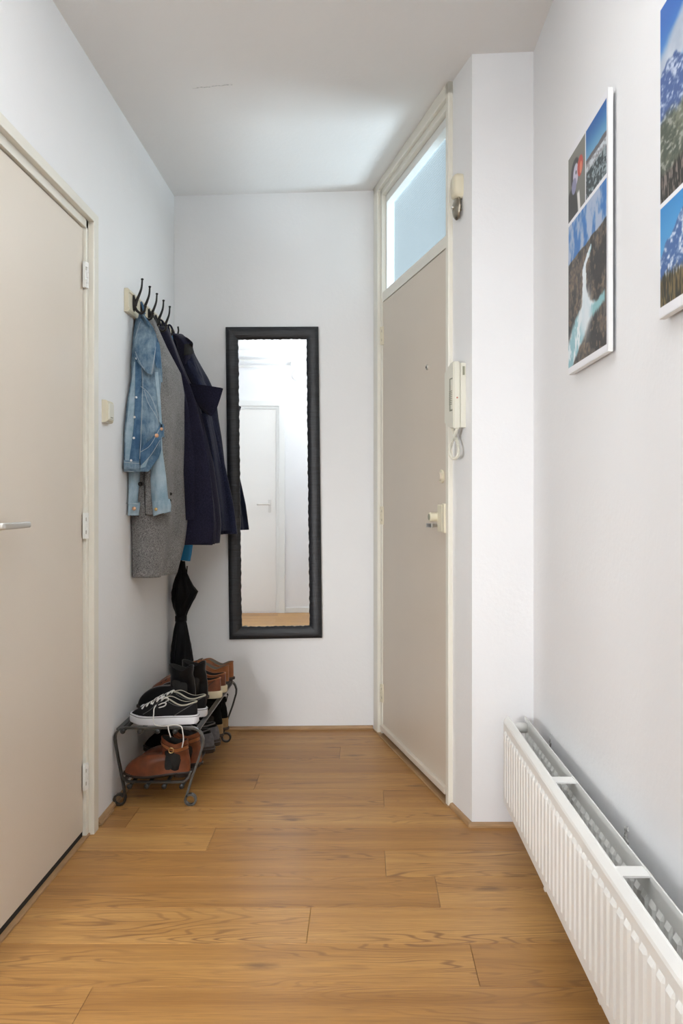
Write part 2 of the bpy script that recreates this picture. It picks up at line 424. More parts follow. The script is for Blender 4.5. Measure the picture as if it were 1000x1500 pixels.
# door 2 (entrance door, in the angled wall)
d2 = thing('door_2', TD @ Vector((.72, 0, 0)), kind='structure')
leaf2 = box('leaf', S0+.004, S1-.004, -.05, -.003, .022, 2.058, m_door2, d2, .002, T=TD)
fr = MB()
for s_in, s_out in ((S0, .1935), (S1, 1.285)):
    q = 1 if s_out > s_in else -1
    e = .022
    a = sorted((s_in, s_in+q*e)); fr.box(a[0], a[1], -.060, .002, 0, 2.64, .0015)
    a = sorted((s_in+q*e, s_out)); fr.box(a[0], a[1], -.060, .018, 0, 2.645, .004)
fr.box(S0-.03, S1+.03, -.060, -.002, 2.0625, 2.108, .001)
fr.box(S0-.02, S1+.02, -.060, .002, 2.572, 2.60, .002); fr.box(.1935, 1.285, -.060, .018, 2.598, 2.66, .004)
fr.build('door_frame', m_frame, d2, T=TD)
mb = MB(); mb.box(S0+.006, S1-.006, -.005, .013, .027, .052, .004); mb.build('weather_strip', m_door, d2, T=TD)
def TDs(s, w): return TD @ Matrix.Translation((s, w, 0))
TH1b = TH1
for z in (1.90, 1.045, .20):
    hinge(d2, TD @ Matrix(((-1, 0, 0, S1), (0, 1, 0, .004), (0, 0, 1, 0), (0, 0, 0, 1))) if False else TDs(S1, .004), z)
# peephole, cylinder escutcheon, rim lock
mb = MB(); P_ = lambda s, w, z: (s, w, z)
mb.cyl((.499, -.006, 1.648), (.499, .003, 1.648), .011, 24, bev=.002); ph = autosmooth(mb.build('peephole', m_steel, d2, T=TD))
MB().cyl((.499, .0025, 1.648), (.499, .0035, 1.648), .005, 16).build('lens', m_dark, ph, T=TD)
mb = MB(); mb.cyl((.318, -.004, 1.208), (.318, .004, 1.208), .026, 28, bev=.002); es = autosmooth(mb.build('lock_escutcheon', m_cream, d2, T=TD))
MB().cyl((.318, .003, 1.208), (.318, .012, 1.208), .015, 24, bev=.001).build('cylinder_cover', m_door2, es, T=TD)
mb = MB(); mb.box(.262, .345, -.012, -.004, .996, 1.105, .002); mb.box(.256, .305, -.004, .022, 1.0, 1.101, .003)
rl = mb.build('rim_lock', m_cream, d2, T=TD)
mb = MB(); mb.box(.222, .246, .002, .024, .998, 1.106, .003); mb.build('lock_keep', m_cream, d2, T=TD)
mb = MB(); mb.cyl((.318, -.004, 1.055), (.318, .050, 1.055), .0175, 28, bev=.003); kn = autosmooth(mb.build('lock_knob', m_cream, rl, T=TD))
MB().cyl((.318, .0495, 1.055), (.318, .051, 1.055), .012, 20).build('knob_face', m_ivory_d, kn, T=TD)
mb = MB(); mb.cyl((.338, -.004, 1.022), (.338, .032, 1.022), .006, 14); mb.box(.328, .395, .028, .038, 1.014, 1.030, .003); autosmooth(mb.build('latch_lever', m_steel, rl, T=TD))
mb = MB()
for s_, z_ in ((.336, 1.095), (.336, 1.005), (.268, 1.095), (.268, 1.006)): mb.cyl((s_, -.004, z_), (s_, -.002, z_), .0035, 10)
mb.build('screw', m_nickel, rl, T=TD)

# window 1: transom above the entrance door
w1 = thing('window_1', TD @ Vector((.72, 0, 2.108)), kind='structure')
pane = box('pane', S0+.004, S1-.004, -.058, -.052, 2.100, 2.545, m_glass, w1, T=TD)
fr = MB()
fr.box(S0+.001, S0+.022, -.0515, -.018, 2.109, 2.571, .002); fr.box(S1-.014, S1-.001, -.0515, -.018, 2.109, 2.571, .002)
fr.box(S0+.022, S1-.014, -.0515, -.018, 2.534, 2.571, .002); fr.box(S0+.022, S1-.014, -.05, -.030, 2.109, 2.113, .001)
fr.build('glazing_bead', m_frame_w, w1, T=TD)

# door 3, pipes, detector on rear wall (seen in the mirror)
d3 = thing('door_3', (-.92, YR, 0), kind='structure')
X1, X0 = -.545, -1.375
box('leaf', X0, X1, YR-.03, YR+.004, .012, 2.015, m_doorw, d3, .002)
fr = MB()
fr.box(X1+.003, X1+.028, YR-.03, YR+.012, 0, 2.045, .002); fr.box(X1+.028, X1+.088, YR-.03, YR+.024, 0, 2.10, .004)
fr.box(X0-.028, X0-.003, YR-.03, YR+.012, 0, 2.045, .002); fr.box(X0-.088, X0-.028, YR-.03, YR+.024, 0, 2.10, .004)
fr.box(X0-.028, X1+.029, YR-.03, YR+.0115, 2.019, 2.046, .0005); fr.box(X0-.087, X1+.087, YR-.03, YR+.0235, 2.044, 2.10, .004)
fr.build('door_frame', m_frame_w, d3)
hx = X1-.062; z = 1.075
mb = MB(); mb.box(hx-.012, hx+.012, YR+.004, YR+.011, z-.08, z+.045, .002); hp = mb.build('door_handle', m_steel, d3)
MB().tube(bez([(hx, YR+.01, z), (hx, YR+.045, z), (hx-.02, YR+.052, z), (hx-.125, YR+.052, z-.002)], 6), .008, 12).build('lever', m_steel, hp, True)
struct(box('baseboard_rear', X1+.088, XR, YR, YR+.012, 0, .05, m_frame_w, None, .003))
for z_, lb in ((2.492, 'white heating pipe along the rear wall, the upper of two seen in the mirror'), (2.432, 'white heating pipe along the rear wall, the lower of two seen in the mirror')):
    tag(MB().cyl((-1.9, YR+.035, z_), (XR-.01, YR+.035, z_), .011, 14).build('heating_pipe', m_frame_w, None, True, loc=(-.6, YR+.035, z_)), lb, 'pipe', 'pipes on the rear wall')
tag(box('pipe_bracket', -.395, -.365, YR, YR+.05, 2.42, 2.505, m_frame_w, None, .004, loc=(-.38, YR, 2.46)), 'small white clip holding both pipes on the rear wall in the mirror', 'bracket')
sd = thing('smoke_detector', (-.33, YR, 2.35), 'round white smoke detector on the rear wall reflected in the mirror', 'smoke detector')
MB().cyl((-.33, YR, 2.35), (-.33, YR+.035, 2.35), .055, 32, r2=.048, bev=.006).build('housing', m_white, sd, True)
MB().cyl((-.33, YR+.033, 2.35), (-.33, YR+.04, 2.35), .018, 20).build('sensor_button', mat('grey_lilac_plastic', (.5, .5, .58), .5), sd)

# ------------------------------------------------------------------ light switch
Y0 = 3.056; zc = 1.432
ls = thing('light_switch', (XL, Y0, zc), 'cream light switch on the left wall between door frame and denim jacket', 'light switch')
def frustum(y0, y1, z0, z1, x0, x1, ins):
    return MB().loops([[(x0, y0, z0), (x0, y1, z0), (x0, y1, z1), (x0, y0, z1)], [(lerp(x0, x1, .7), y0+ins*.2, z0+ins*.2), (lerp(x0, x1, .7), y1-ins*.2, z0+ins*.2), (lerp(x0, x1, .7), y1-ins*.2, z1-ins*.2), (lerp(x0, x1, .7), y0+ins*.2, z1-ins*.2)],
                       [(x1, y0+ins, z0+ins), (x1, y1-ins, z0+ins), (x1, y1-ins, z1-ins), (x1, y0+ins, z1-ins)]], True, True, True)
frustum(Y0-.040, Y0+.040, zc-.040, zc+.040, XL, XL+.019, .006).build('cover_plate', m_cream, ls)
frustum(Y0-.028, Y0+.028, zc-.030, zc+.030, XL+.0185, XL+.024, .003).build('rocker', m_ivory, ls)
box('indicator_slot', XL+.0235, XL+.0245, Y0-.014, Y0+.014, zc-.022, zc-.019, m_ivory_d, ls)

# ------------------------------------------------------------------ coat rack
HB = [3.366, 3.485, 3.605, 3.725, 3.845]; hz = [1.893]*5
cr = thing('coat_rack', (XL, 3.70, 1.888), 'long cream wall board with black double hooks holding the coats', 'coat rack')
prof = [(0, -.045), (.014, -.045), (.020, -.036), (.020, -.030), (.017, -.028), (.017, .028), (.020, .030), (.020, .036), (.014, .045), (0, .045)]
mb = MB().loops([[(XL+p, y, 1.888+q) for p, q in prof] for y in (3.30, 4.10)], True, True, True)
mb.build('back_board', m_cream, cr)
def make_hook(y, z, parent, k=1.0, top=True):
    mb = MB(); x0 = XL+.018
    # back plate with swelling
    lo = []
    for q in range(9):
        t = q/8; zz = z-.038*k+.066*k*t; w = .0105*k*(.6+.8*math.sin(PI*t)**1.0); d = .004+.006*math.sin(PI*t)
        lo.append([(x0+d*math.sin(PI*a/7), y-w*math.cos(PI*a/7), zz) for a in range(8)])
    mb.loops(lo, False)
    if top:
        up = bez([(x0+.006, y, z-.014), (x0+.013*k, y-.001, z+.006), (x0+.024*k, y-.003, z+.030*k), (x0+.033*k, y-.005, z+.056*k), (x0+.036*k, y-.006, z+.088*k)], 6)
        mb.tube(up, [lerp(.0085, .0034, (i/(len(up)-1))**.6)*k for i in range(len(up))], 10)
        c = up[-1]; mb.loops([[c+Vector((.0058*k*math.sin(PI*i/6)*math.cos(2*PI*j/10), .0058*k*math.sin(PI*i/6)*math.sin(2*PI*j/10), -.0045*k*math.cos(PI*i/6))) for j in range(10)] for i in range(7)], True)
    dn = bez([(x0+.004, y, z-.016), (x0+.014, y-.001, z-.034*k), (x0+.030, y-.002, z-.044*k), (x0+.043*k, y-.002, z-.036*k), (x0+.047*k, y-.002, z-.018*k)], 5)
    mb.tube(dn, [lerp(.0058, .004, i/(len(dn)-1))*k for i in range(len(dn))], 10)
    c = dn[-1]; mb.loops([[c+Vector((.006*k*math.sin(PI*i/6)*math.cos(2*PI*j/10), .006*k*math.sin(PI*i/6)*math.sin(2*PI*j/10), -.005*k*math.cos(PI*i/6))) for j in range(10)] for i in range(7)], True)
    return mb.build('hook', m_black, parent, True)
for y in HB: make_hook(y, 1.893, cr)
make_hook(3.965, 1.893, cr, top=False)
MB().tube([(XL+.06, 3.965, 1.865), (XL+.066, 3.965, 1.90), (XL+.064, 3.963, 1.918)], .004, 8).add([], []).build('hook_tip', m_black, cr, True)

# ------------------------------------------------------------------ garments
WX = XL+.008
class Garment:
    """coat hanging from a hook: D-shaped cross sections bulging out from the wall"""
    def __init__(s, name, rows, zref, parent, m, folds, nphi=72, nz=90, p=.55, bottom=None, hemm=None):
        # rows: (image y, near edge px, outer px, depth of outer point, far depth)
        s.loops = []
        ytop, ybot = rows[0][0], rows[-1][0]
        for i in range(nz+1):
            py = lerp(ytop, ybot, i/nz); pl, pr, ym, yf = interp(rows, py)
            z = CAMH-(py-VY)*zref/F
            yn = min(-WX*F/(VX-pl), ym-.03); xb = (pr-VX)*ym/F
            tm = (ym-yn)/max(yf-yn, .02); L = []
            for j in range(nphi+1):
                u = j/nphi
                # three-part closed D: near wall point -> outer -> far wall point
                ph = PI*u; yy = lerp(yn, yf, (1-math.cos(ph))/2)
                xx = WX+(xb-WX)*max(0, math.sin(ph))**p
                # shift outer apex toward ym
                yy += (ym-(yn+yf)/2)*math.sin(ph)**2*.9
                d = 0
                q = i/nz
                for (k, a, phs, dr, z0) in folds:
                    amp = a*sm(z0, min(1, z0+.35), q)
                    d += amp*math.sin(k*ph+phs+dr*q)
                w_ = math.sin(ph)**.5 if 0 < ph < PI else 0
                nx, ny = .9*math.sin(ph)+.25, -math.cos(ph)*.6
                x_ = xx+d*w_*nx; y_ = yy+d*w_*ny
                zz = z
                if bottom: zz = max(z, bottom(u))
                L.append(Vector((max(WX, x_), y_, zz)))
            s.loops.append(L)
        mb = MB(); n = nphi+1
        # closed at the back by a flat wall side
        full = [L+[Vector((WX, lerp(L[-1].y, L[0].y, (k+1)/5), L[0].z)) for k in range(4)] for L in s.loops]
        mb.loops(full, True, True, False)
        # hem: turn inward and up to give a hollow cloth edge
        last = full[-1]; cx = sum((v.x for v in last))/len(last); cy = sum((v.y for v in last))/len(last)
        inn = [[Vector((lerp(v.x, cx, t), lerp(v.y, cy, t*.5), v.z+h)) for v in last] for t, h in ((0, 0), (.06, -.001), (.12, .004), (.14, .05))]
        mb.loops(inn, True, False, True)
        s.obj = mb.build(name, m, parent, True)
        me = s.obj.data
        bm = bmesh.new(); bm.from_mesh(me); bmesh.ops.remove_doubles(bm, verts=bm.verts, dist=.0002); bmesh.ops.recalc_face_normals(bm, faces=bm.faces)
        bm.to_mesh(me); bm.free()
        s.bvh = BVHTree.FromPolygons([v for v in mb.v], [f for f in mb.f]); s.parent = parent
    def hit(s, px, py, fallback, off=.004):
        o = Vector((0, 0, CAMH)); d = (U(px, py, 1.0)-o).normalized()
        h = s.bvh.ray_cast(o, d)[0]
        if h is None: h = U(px, py, fallback)
        return h - d*off
    def panel(s, name, rows, m, fallback, off=.007, th=.004, nc=10, nr=24, parent=None, curl=0, bulge=0, smooth_d=True, flat=None):
        """cloth piece lying on the garment. rows: (t, (pxL,pyL), (pxR,pyR)) polyline pairs"""
        F_, B_ = [], []
        dep = []
        for i in range(nr+1):
            t = i/nr; r = interp([(a, *l, *q) for a, l, q in rows], t)
            row = []
            for j in range(nc+1):
                u = j/nc; px = lerp(r[0], r[2], u); py = lerp(r[1], r[3], u)
                h = s.hit(px, py, fallback, 0); row.append((px, py, h.y if flat is None else lerp(flat[0], flat[1], u)))
            dep.append(row)
        # smooth the depths
        if smooth_d:
            for _ in range(3):
                nd = [[0]*(nc+1) for _ in range(nr+1)]
                for i in range(nr+1):
                    for j in range(nc+1):
                        acc = [dep[min(nr, max(0, i+a))][min(nc, max(0, j+b))][2] for a, b in ((0, 0), (1, 0), (-1, 0), (0, 1), (0, -1))]
                        nd[i][j] = sum(acc)/5
                for i in range(nr+1):
                    for j in range(nc+1): dep[i][j] = (dep[i][j][0], dep[i][j][1], min(nd[i][j], dep[i][j][2]+.004))
        for i in range(nr+1):
            f, b = [], []
            for j in range(nc+1):
                px, py, d = dep[i][j]; u = j/nc
                e = bulge*math.sin(PI*u)
                f.append(U(px, py, d-off-e)); b.append(U(px, py, d-off-e+th))
            F_.append(f); B_.append(b)
        mb = MB(); loops = [f+b[::-1] for f, b in zip(F_, B_)]
        mb.loops(loops, True, True, True)
        o = autosmooth(mb.build(name, m, parent or s.parent), .9)
        return o
    def seam(s, name, pts, m, fallback, r=.0012, off=.006, parent=None, n=8):
        P = bez([Vector((a, b, 0)) for a, b in pts], n)
        return MB().tube([s.hit(q.x, q.y, fallback, off) for q in P], r, 5).build(name, m, parent or s.parent, True)
    def button(s, px, py, m, fallback, r=.006, off=.010, parent=None):
        c = s.hit(px, py, fallback, off); d = (c-Vector((0, 0, CAMH))).normalized()
        n = (-d+Vector((.4, 0, 0))).normalized()
        return MB().cyl(c+n*.001, c+n*.005, r, 16, bev=.0012).build('button', m, parent or s.parent, True)

# grey wool coat -------------------------------------------------
gc = thing('wool_coat', (XL+.03, 3.605, 1.86), 'grey wool coat hanging on the rack right behind the denim jacket', 'coat')
G = Garment('coat_body', [(462, 219, 226, 3.60, 3.66), (478, 212, 231, 3.585, 3.70), (500, 204, 240, 3.58, 3.74), (538, 198, 260, 3.60, 3.80), (572, 194, 265.5, 3.60, 3.82), (640, 192, 266, 3.60, 3.82),
     (660, 192, 266, 3.60, 3.82), (692, 192, 262.5, 3.58, 3.80), (720, 192, 264, 3.58, 3.80), (765, 193, 266, 3.58, 3.80), (800, 193.5, 261, 3.56, 3.78), (842, 194, 250, 3.52, 3.74)],
     3.52, gc, m_grey, [(3, .009, .5, .6, .1), (6, .006, 1.5, 1.6, .25), (2, .010, 2.2, .3, .4)], p=.42)
G.panel('lapel', [(0, (224, 470), (228, 472)), (.35, (228, 490), (236, 493)), (.7, (231, 505), (241, 503)), (1, (233, 530), (238, 516))], m_grey, 3.55, .010, .005, 8, 14)
G.panel('sleeve', [(0, (226, 560), (246, 560)), (.3, (220, 620), (252, 620)), (.7, (214, 700), (255, 690)), (1, (213, 753), (251.5, 756))], m_grey, 3.5, .016, .012, 12, 24, bulge=.008)
for p in ((249.5, 723.5), (248.5, 733)): G.button(*p, m_black, 3.5, .0062, .034)
G.button(205, 709, m_black, 3.4, .009, .012)
G.seam('coat_seam', [(213, 640), (211, 700), (213, 755)], m_grey_d, 3.4, .0018, .007)

# denim jacket ---------------------------------------------------
dj = thing('denim_jacket', (XL+.03, 3.485, 1.86), 'faded blue denim jacket with metal buttons hanging nearest the door', 'jacket')
def dj_bottom(u):
    # hem rises diagonally on the outer half (u=0 near wall edge)
    y = 692 if u < .16 else lerp(692, 640, sm(.16, .52, u))
    return CAMH-(y-VY)*3.38/F
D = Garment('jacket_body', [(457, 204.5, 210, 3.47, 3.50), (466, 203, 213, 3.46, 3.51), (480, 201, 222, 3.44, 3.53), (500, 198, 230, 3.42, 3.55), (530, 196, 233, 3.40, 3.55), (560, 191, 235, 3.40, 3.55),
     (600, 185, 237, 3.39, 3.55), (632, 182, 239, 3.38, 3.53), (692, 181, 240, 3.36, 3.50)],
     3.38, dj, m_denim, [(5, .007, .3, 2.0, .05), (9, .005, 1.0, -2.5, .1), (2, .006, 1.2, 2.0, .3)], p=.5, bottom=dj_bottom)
D.panel('collar', [(0, (203.5, 458), (211, 461)), (.2, (201, 474), (224, 479)), (.45, (197.5, 496), (229.5, 492)), (.7, (196.5, 514), (227, 515)), (.88, (201, 530), (225, 532)), (1, (214, 546), (222, 549))], m_denim, 3.40, .024, .012, 12, 24, bulge=.006)
D.panel('collar_flap', [(0, (228, 494), (230, 495)), (.3, (227, 506), (234, 505)), (.75, (226, 528), (236, 526)), (1, (228.5, 538), (235, 540))], m_denim_d, 3.42, .006, .005, 8, 14)
D.panel('button_placket', [(0, (198, 520), (207, 531)), (.3, (198, 570), (207, 572)), (.6, (196.5, 620), (205.5, 621)), (1, (189, 676), (203.5, 677))], m_denim_d, 3.36, .008, .004, 6, 24)
D.panel('front_edge', [(0, (196.5, 530), (198, 530)), (.35, (188.5, 590), (197, 590)), (.7, (184, 635), (195, 635)), (1, (183, 676), (189.5, 676))], m_denim_l, 3.33, .005, .004, 5, 20)
D.panel('waistband', [(0, (181.5, 674), (204.5, 676)), (1, (181, 691), (204, 693.5))], m_denim, 3.3, .013, .006, 10, 6)
D.panel('waistband', [(0, (234, 622), (239.5, 634)), (.35, (224, 640), (232, 651)), (.7, (212, 651), (220, 667)), (1, (204.5, 660), (206, 682))], m_denim_d, 3.38, .011, .006, 7, 16)
D.panel('hem_facing', [(0, (216, 664), (221, 660)), (.5, (206, 679), (217, 674)), (1, (205, 686), (213, 684))], m_denim_l, 3.38, .006, .004, 6, 8)
D.panel('front_panel', [(0, (226, 545), (231.5, 545)), (.5, (230, 580), (235, 582)), (1, (233.5, 618), (237, 622))], m_denim_l, 3.4, .006, .003, 5, 14)
for a in ([(207, 532), (209, 560), (208, 600), (206.5, 640), (204.5, 672)], [(200, 508), (204, 526), (213, 542), (222, 548), (225, 533), (228, 508)], [(211, 571), (217, 590), (226, 605), (233, 618)],
          [(206, 566), (213, 571), (222, 583), (233, 612)], [(182, 677), (204, 679)], [(182, 690), (204, 691.5)], [(206, 662), (220, 652), (234, 628)], [(209, 681), (222, 665), (237, 640)]):
    D.seam('stitching', a, m_stitch, 3.38, .0009, .0155)
for p in ((199.5, 525), (199, 582), (196.5, 611), (195.5, 641.5)): D.button(*p, m_white, 3.34, .0046, .013)
D.button(191.5, 674.5, m_white, 3.3, .0046, .021)
D.button(229, 638, m_copper, 3.38, .008, .018); D.button(236, 628.5, m_copper, 3.38, .0065, .018)
# sleeves hanging below the hem: tubes of cloth
def px_tube(name, rows, ydep, m, parent, depth=.035, folds=(5, .06), nz=26, seg=28, extra=None):
    lo = []
    for i in range(nz+1):
        t = i/nz; r = interp(rows, t); cxp, cyp = (r[0]+r[2])/2, (r[1]+r[3])/2
        a = U(r[0], r[1], ydep); b = U(r[2], r[3], ydep); c = (a+b)/2; hw = (b-a)/2; L = []
        for k in range(seg):
            an = 2*PI*k/seg; w = 1+folds[1]*math.sin(folds[0]*an+4*t)
            L.append(c+hw*math.cos(an)*w+Vector((0, depth*math.sin(an)*w, 0)))
        for v in L: v.x = max(v.x, WX)
        lo.append(L)
    mb = MB(); mb.loops(lo, True, True, False)
    last = lo[-1]; c = sum(last, Vector())/seg
    mb.loops([last, [c+(v-c)*.88+Vector((0, 0, .0)) for v in last], [c+(v-c)*.84+Vector((0, 0, .03)) for v in last]], True, False, True)
    return autosmooth(mb.build(name, m, parent), 1.0)
# near-wall sleeve: depth so that the left silhouette touches the wall
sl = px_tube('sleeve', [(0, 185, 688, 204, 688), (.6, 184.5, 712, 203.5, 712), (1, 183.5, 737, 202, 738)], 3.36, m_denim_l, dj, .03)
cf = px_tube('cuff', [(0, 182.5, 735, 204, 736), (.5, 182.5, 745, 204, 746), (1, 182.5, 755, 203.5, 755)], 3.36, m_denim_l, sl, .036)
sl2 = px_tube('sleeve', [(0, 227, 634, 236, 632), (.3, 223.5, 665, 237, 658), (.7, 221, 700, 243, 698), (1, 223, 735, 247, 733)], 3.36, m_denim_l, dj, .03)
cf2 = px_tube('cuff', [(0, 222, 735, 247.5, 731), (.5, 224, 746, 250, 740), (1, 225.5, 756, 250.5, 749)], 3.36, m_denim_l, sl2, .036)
def px_disc(name, px, py, Y, r, m, parent, th=.004):
    c = U(px, py, Y); return MB().cyl(c, c+Vector((0, -th, 0)), r, 16, bev=.001).build(name, m, parent, True)
px_disc('button', 196.5, 745, 3.326, .0075, m_copper, cf); px_disc('button', 228.5, 746, 3.33, .0065, m_brass, cf2)
for a in ([(184, 737), (203, 738)], [(184, 753), (203, 753)]):
    MB().tube([U(p, q, 3.322+.0*p) for p, q in a], .0009, 5).build('stitching', m_stitch, cf)

D.seam('stitching', [(198, 496), (203, 478), (209, 463)], m_stitch, 3.40, .0009, .03)
D.seam('stitching', [(198, 515), (205, 531), (214, 544), (221, 547), (224.5, 531), (227, 514)], m_stitch, 3.40, .0009, .0265)
# dark jumper jacket ----------------------------------------------
nj = thing('hooded_sweater', (XL+.03, 3.80, 1.86), 'very dark navy sweater jacket with ribbed hem hanging behind the grey coat', 'jacket')
N = Garment('sweater_body', [(474, 231, 245, 3.80, 3.86), (484, 231, 249, 3.78, 3.88), (505, 231, 256, 3.76, 3.90), (540, 230, 266, 3.74, 3.92), (570, 230, 276, 3.74, 3.94), (620, 229, 288, 3.72, 3.96),
     (680, 228, 301, 3.70, 3.98), (740, 227, 309, 3.70, 4.00), (770, 227, 311.5, 3.70, 4.00), (797, 230, 309.5, 3.70, 3.98)],
     3.72, nj, m_navy, [(6, .022, .8, 1.6, .03), (11, .018, 2.0, 1.2, .1), (19, .007, .3, .5, .3)], p=.6)
N.panel('rib_hem', [(0, (281, 770), (311.5, 771)), (1, (281, 797), (309.5, 794))], m_navy, 3.7, .008, .006, 10, 6)
N.panel('sleeve', [(0, (258, 545), (264, 545)), (.3, (264, 600), (276, 598)), (.65, (266, 680), (285, 676)), (1, (268, 762), (284.5, 761))], m_navy, 3.7, .015, .014, 8, 24, bulge=.012)
# navy hooded coat ------------------------------------------------
nc_ = thing('hooded_coat', (XL+.03, 3.965, 1.86), 'navy hooded coat hanging at the far end of the rack beside the mirror', 'coat')
K = Garment('coat_body', [(487, 247, 268, 3.95, 4.02), (500, 245, 280, 3.93, 4.06), (515, 244, 283, 3.92, 4.08), (550, 243, 298, 3.90, 4.10), (566, 243, 303, 3.90, 4.11), (610, 243, 309, 3.90, 4.12),
     (640, 243, 316, 3.90, 4.12), (700, 243, 326, 3.90, 4.12), (740, 243, 333, 3.90, 4.12), (782, 243, 337, 3.90, 4.12)],
     3.90, nc_, m_navy2, [(6, .022, 2.4, 1.2, .03), (10, .020, .4, -1.4, .08), (17, .008, 1.1, .6, .3)], p=.6)
K.panel('hood', [(0, (250, 491), (262, 489)), (.3, (258, 500), (275, 495)), (.55, (260, 512), (283, 502)), (.8, (262, 523), (281, 520)), (1, (265, 538), (274, 532))], m_navy, 3.88, .030, .022, 10, 14, bulge=.018)
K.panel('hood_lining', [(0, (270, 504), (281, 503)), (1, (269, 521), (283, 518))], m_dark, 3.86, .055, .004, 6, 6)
K.panel('storm_flap', [(0, (264, 560), (305, 565)), (.3, (266, 570), (327, 568.5)), (.6, (274, 582), (322.5, 584)), (.85, (290, 596), (317, 600)), (1, (302, 606), (309.5, 610))], m_navy, 3.80, .0, .014, 14, 16, bulge=.010, flat=(3.835, 3.80), smooth_d=False)
K.panel('front_edge', [(0, (266, 530), (276, 524)), (.5, (272, 545), (290, 545)), (1, (282, 562), (303, 565))], m_navy2, 3.85, .03, .012, 8, 12, bulge=.01)
K.panel('sleeve', [(0, (292, 606), (309, 606)), (.3, (300, 640), (316, 640)), (.7, (310, 700), (327, 700)), (1, (318, 778), (337, 777))], m_navy2, 3.85, .02, .018, 8, 20, bulge=.012)

for par, p0, p1, yy_, mm in ((dj, (206, 444), (208, 460), 3.475, m_denim_d), (gc, (220, 458), (224, 468), 3.60, m_grey_d), (nj, (236, 470), (240, 480), 3.80, m_navy), (nc_, (249, 478), (254, 494), 3.95, m_navy)):
    a = U(*p0, yy_); b = U(*p1, yy_); MB().tube(bez([b+Vector((-.012, 0, 0)), a+Vector((-.008, 0, 0)), a+Vector((.004, 0, 0)), b+Vector((.010, 0, 0))], 6), .0045, 7).build('hanging_loop', mm, par, True)
# blue bag and umbrella -------------------------------------------
bg = thing('nylon_bag', U(270, 822, 3.93), 'bright blue nylon bag corner showing below the dark sweater', 'bag')
mb = MB(); lo = []
for y_, a, b in ((640, 268, 284), (700, 266, 284), (760, 262, 283.5), (798, 260.5, 282.5), (812, 259, 280.5), (820.5, 258.5, 278.5)):
    A = U(a, y_-(1 if y_ > 815 else 0), 3.93); B = U(b, y_+(1.5 if y_ > 815 else 0), 3.93); L = []
    for k in range(16):
        an = 2*PI*k/16; c = (A+B)/2; L.append(c+(B-A)/2*math.copysign(abs(math.cos(an))**.4, math.cos(an))+Vector((0, .014*math.sin(an), 0)))
    lo.append(L)
mb.loops(lo, True, True, True); autosmooth(mb.build('pouch', m_blue, bg), .8)
MB().tube(bez([U(271, 640, 3.93), U(262, 560, 3.92), (XL+.06, 3.85, 1.86)], 8), .003, 6).build('drawstring', m_blue, bg, True)
YU = 4.065
um = thing('umbrella', (U(267, 900, YU).x, YU, 0), 'black folded umbrella standing in the corner beneath the coats, strap tied around its middle', 'umbrella')
rowsU = [(822, 264, 271), (830, 261.5, 272), (838, 259.5, 274), (848, 255, 279), (858, 252.5, 284), (867, 250.5, 291), (876, 250.5, 286), (888, 252.5, 279), (897, 256, 275), (904, 258, 272.5), (909, 257.5, 272.5),
         (918, 255, 275), (930, 252.5, 278), (945, 250.5, 281), (960, 249.5, 282.5), (980, 249, 284), (1010, 251, 281), (1045, 257, 275), (1070, 262, 270)]
lo = []
for i in range(100):
    y_ = lerp(822, 1070, i/99); l, r = interp(rowsU, y_); A = U(l, y_, YU); B = U(r, y_, YU); c = (A+B)/2; R = (B-A).length/2; L = []
    for k in range(64):
        an = 2*PI*k/64; w = 1-.16*abs(math.sin(4*an+.035*(y_-822)))**1.0+.03*math.sin(9*an)
        v = c+Vector((R*math.cos(an)*w, min(R, .055)*math.sin(an)*w, 0)); v.x = max(v.x, WX-.005); L.append(v)
    lo.append(L)
MB().loops(lo, True, True, True).build('canopy', m_umb, um, True)
c = U(265, 906, YU)
MB().loops([[c+Vector(((.0275+e)*math.cos(2*PI*k/32), (.0285+e)*math.sin(2*PI*k/32), h)) for k in range(32)] for e, h in ((-.003, -.014), (0, -.012), (0, .012), (-.003, .014))], True).build('strap', m_umb, um, True)
MB().tube([(c.x, YU, .80), (c.x+.002, YU, .88), (c.x+.002, YU, .93)], .006, 10).build('shaft', m_black, um, True)
MB().tube([(c.x, YU, .10), (c.x, YU, .0)], [.011, .008], 12).build('handle', m_black, um, True)
mb = MB()
for p in ((274, 829), (262, 826), (268, 824)): a = U(p[0], p[1], YU-.02); mb.tube([a, a-Vector((.003, 0, .05))], .003, 6)
mb.build('rib_tip', m_umb, um, True)

# ------------------------------------------------------------------ mirror
wq = Vector((1, .036, 0)).normalized(); nq = Vector((.036, -1, 0)).normalized()
mc = Vector((0, 0, 0)); pxm, pym = 401.5, 707.3
Xm = (pxm-VX)*4.195/F; mc = Vector((Xm, back_y(Xm), CAMH-(pym-VY)*back_y(Xm)/F))
rot = Matrix.Rotation(-.012, 4, nq)
ex = rot @ wq; ez = rot @ Vector((0, 0, 1))
if ex.z < 0: rot = Matrix.Rotation(.012, 4, nq); ex = rot @ wq; ez = rot @ Vector((0, 0, 1))
TM = Matrix(((ex.x, nq.x, ez.x, mc.x), (ex.y, nq.y, ez.y, mc.y), (ex.z, nq.z, ez.z, mc.z), (0, 0, 0, 1)))
mi = thing('wall_mirror', mc-Vector((0, 0, .757)), 'tall narrow mirror in a wide black leather-look frame on the back wall', 'mirror')
MW, MH, FB = .2245, .757, .060
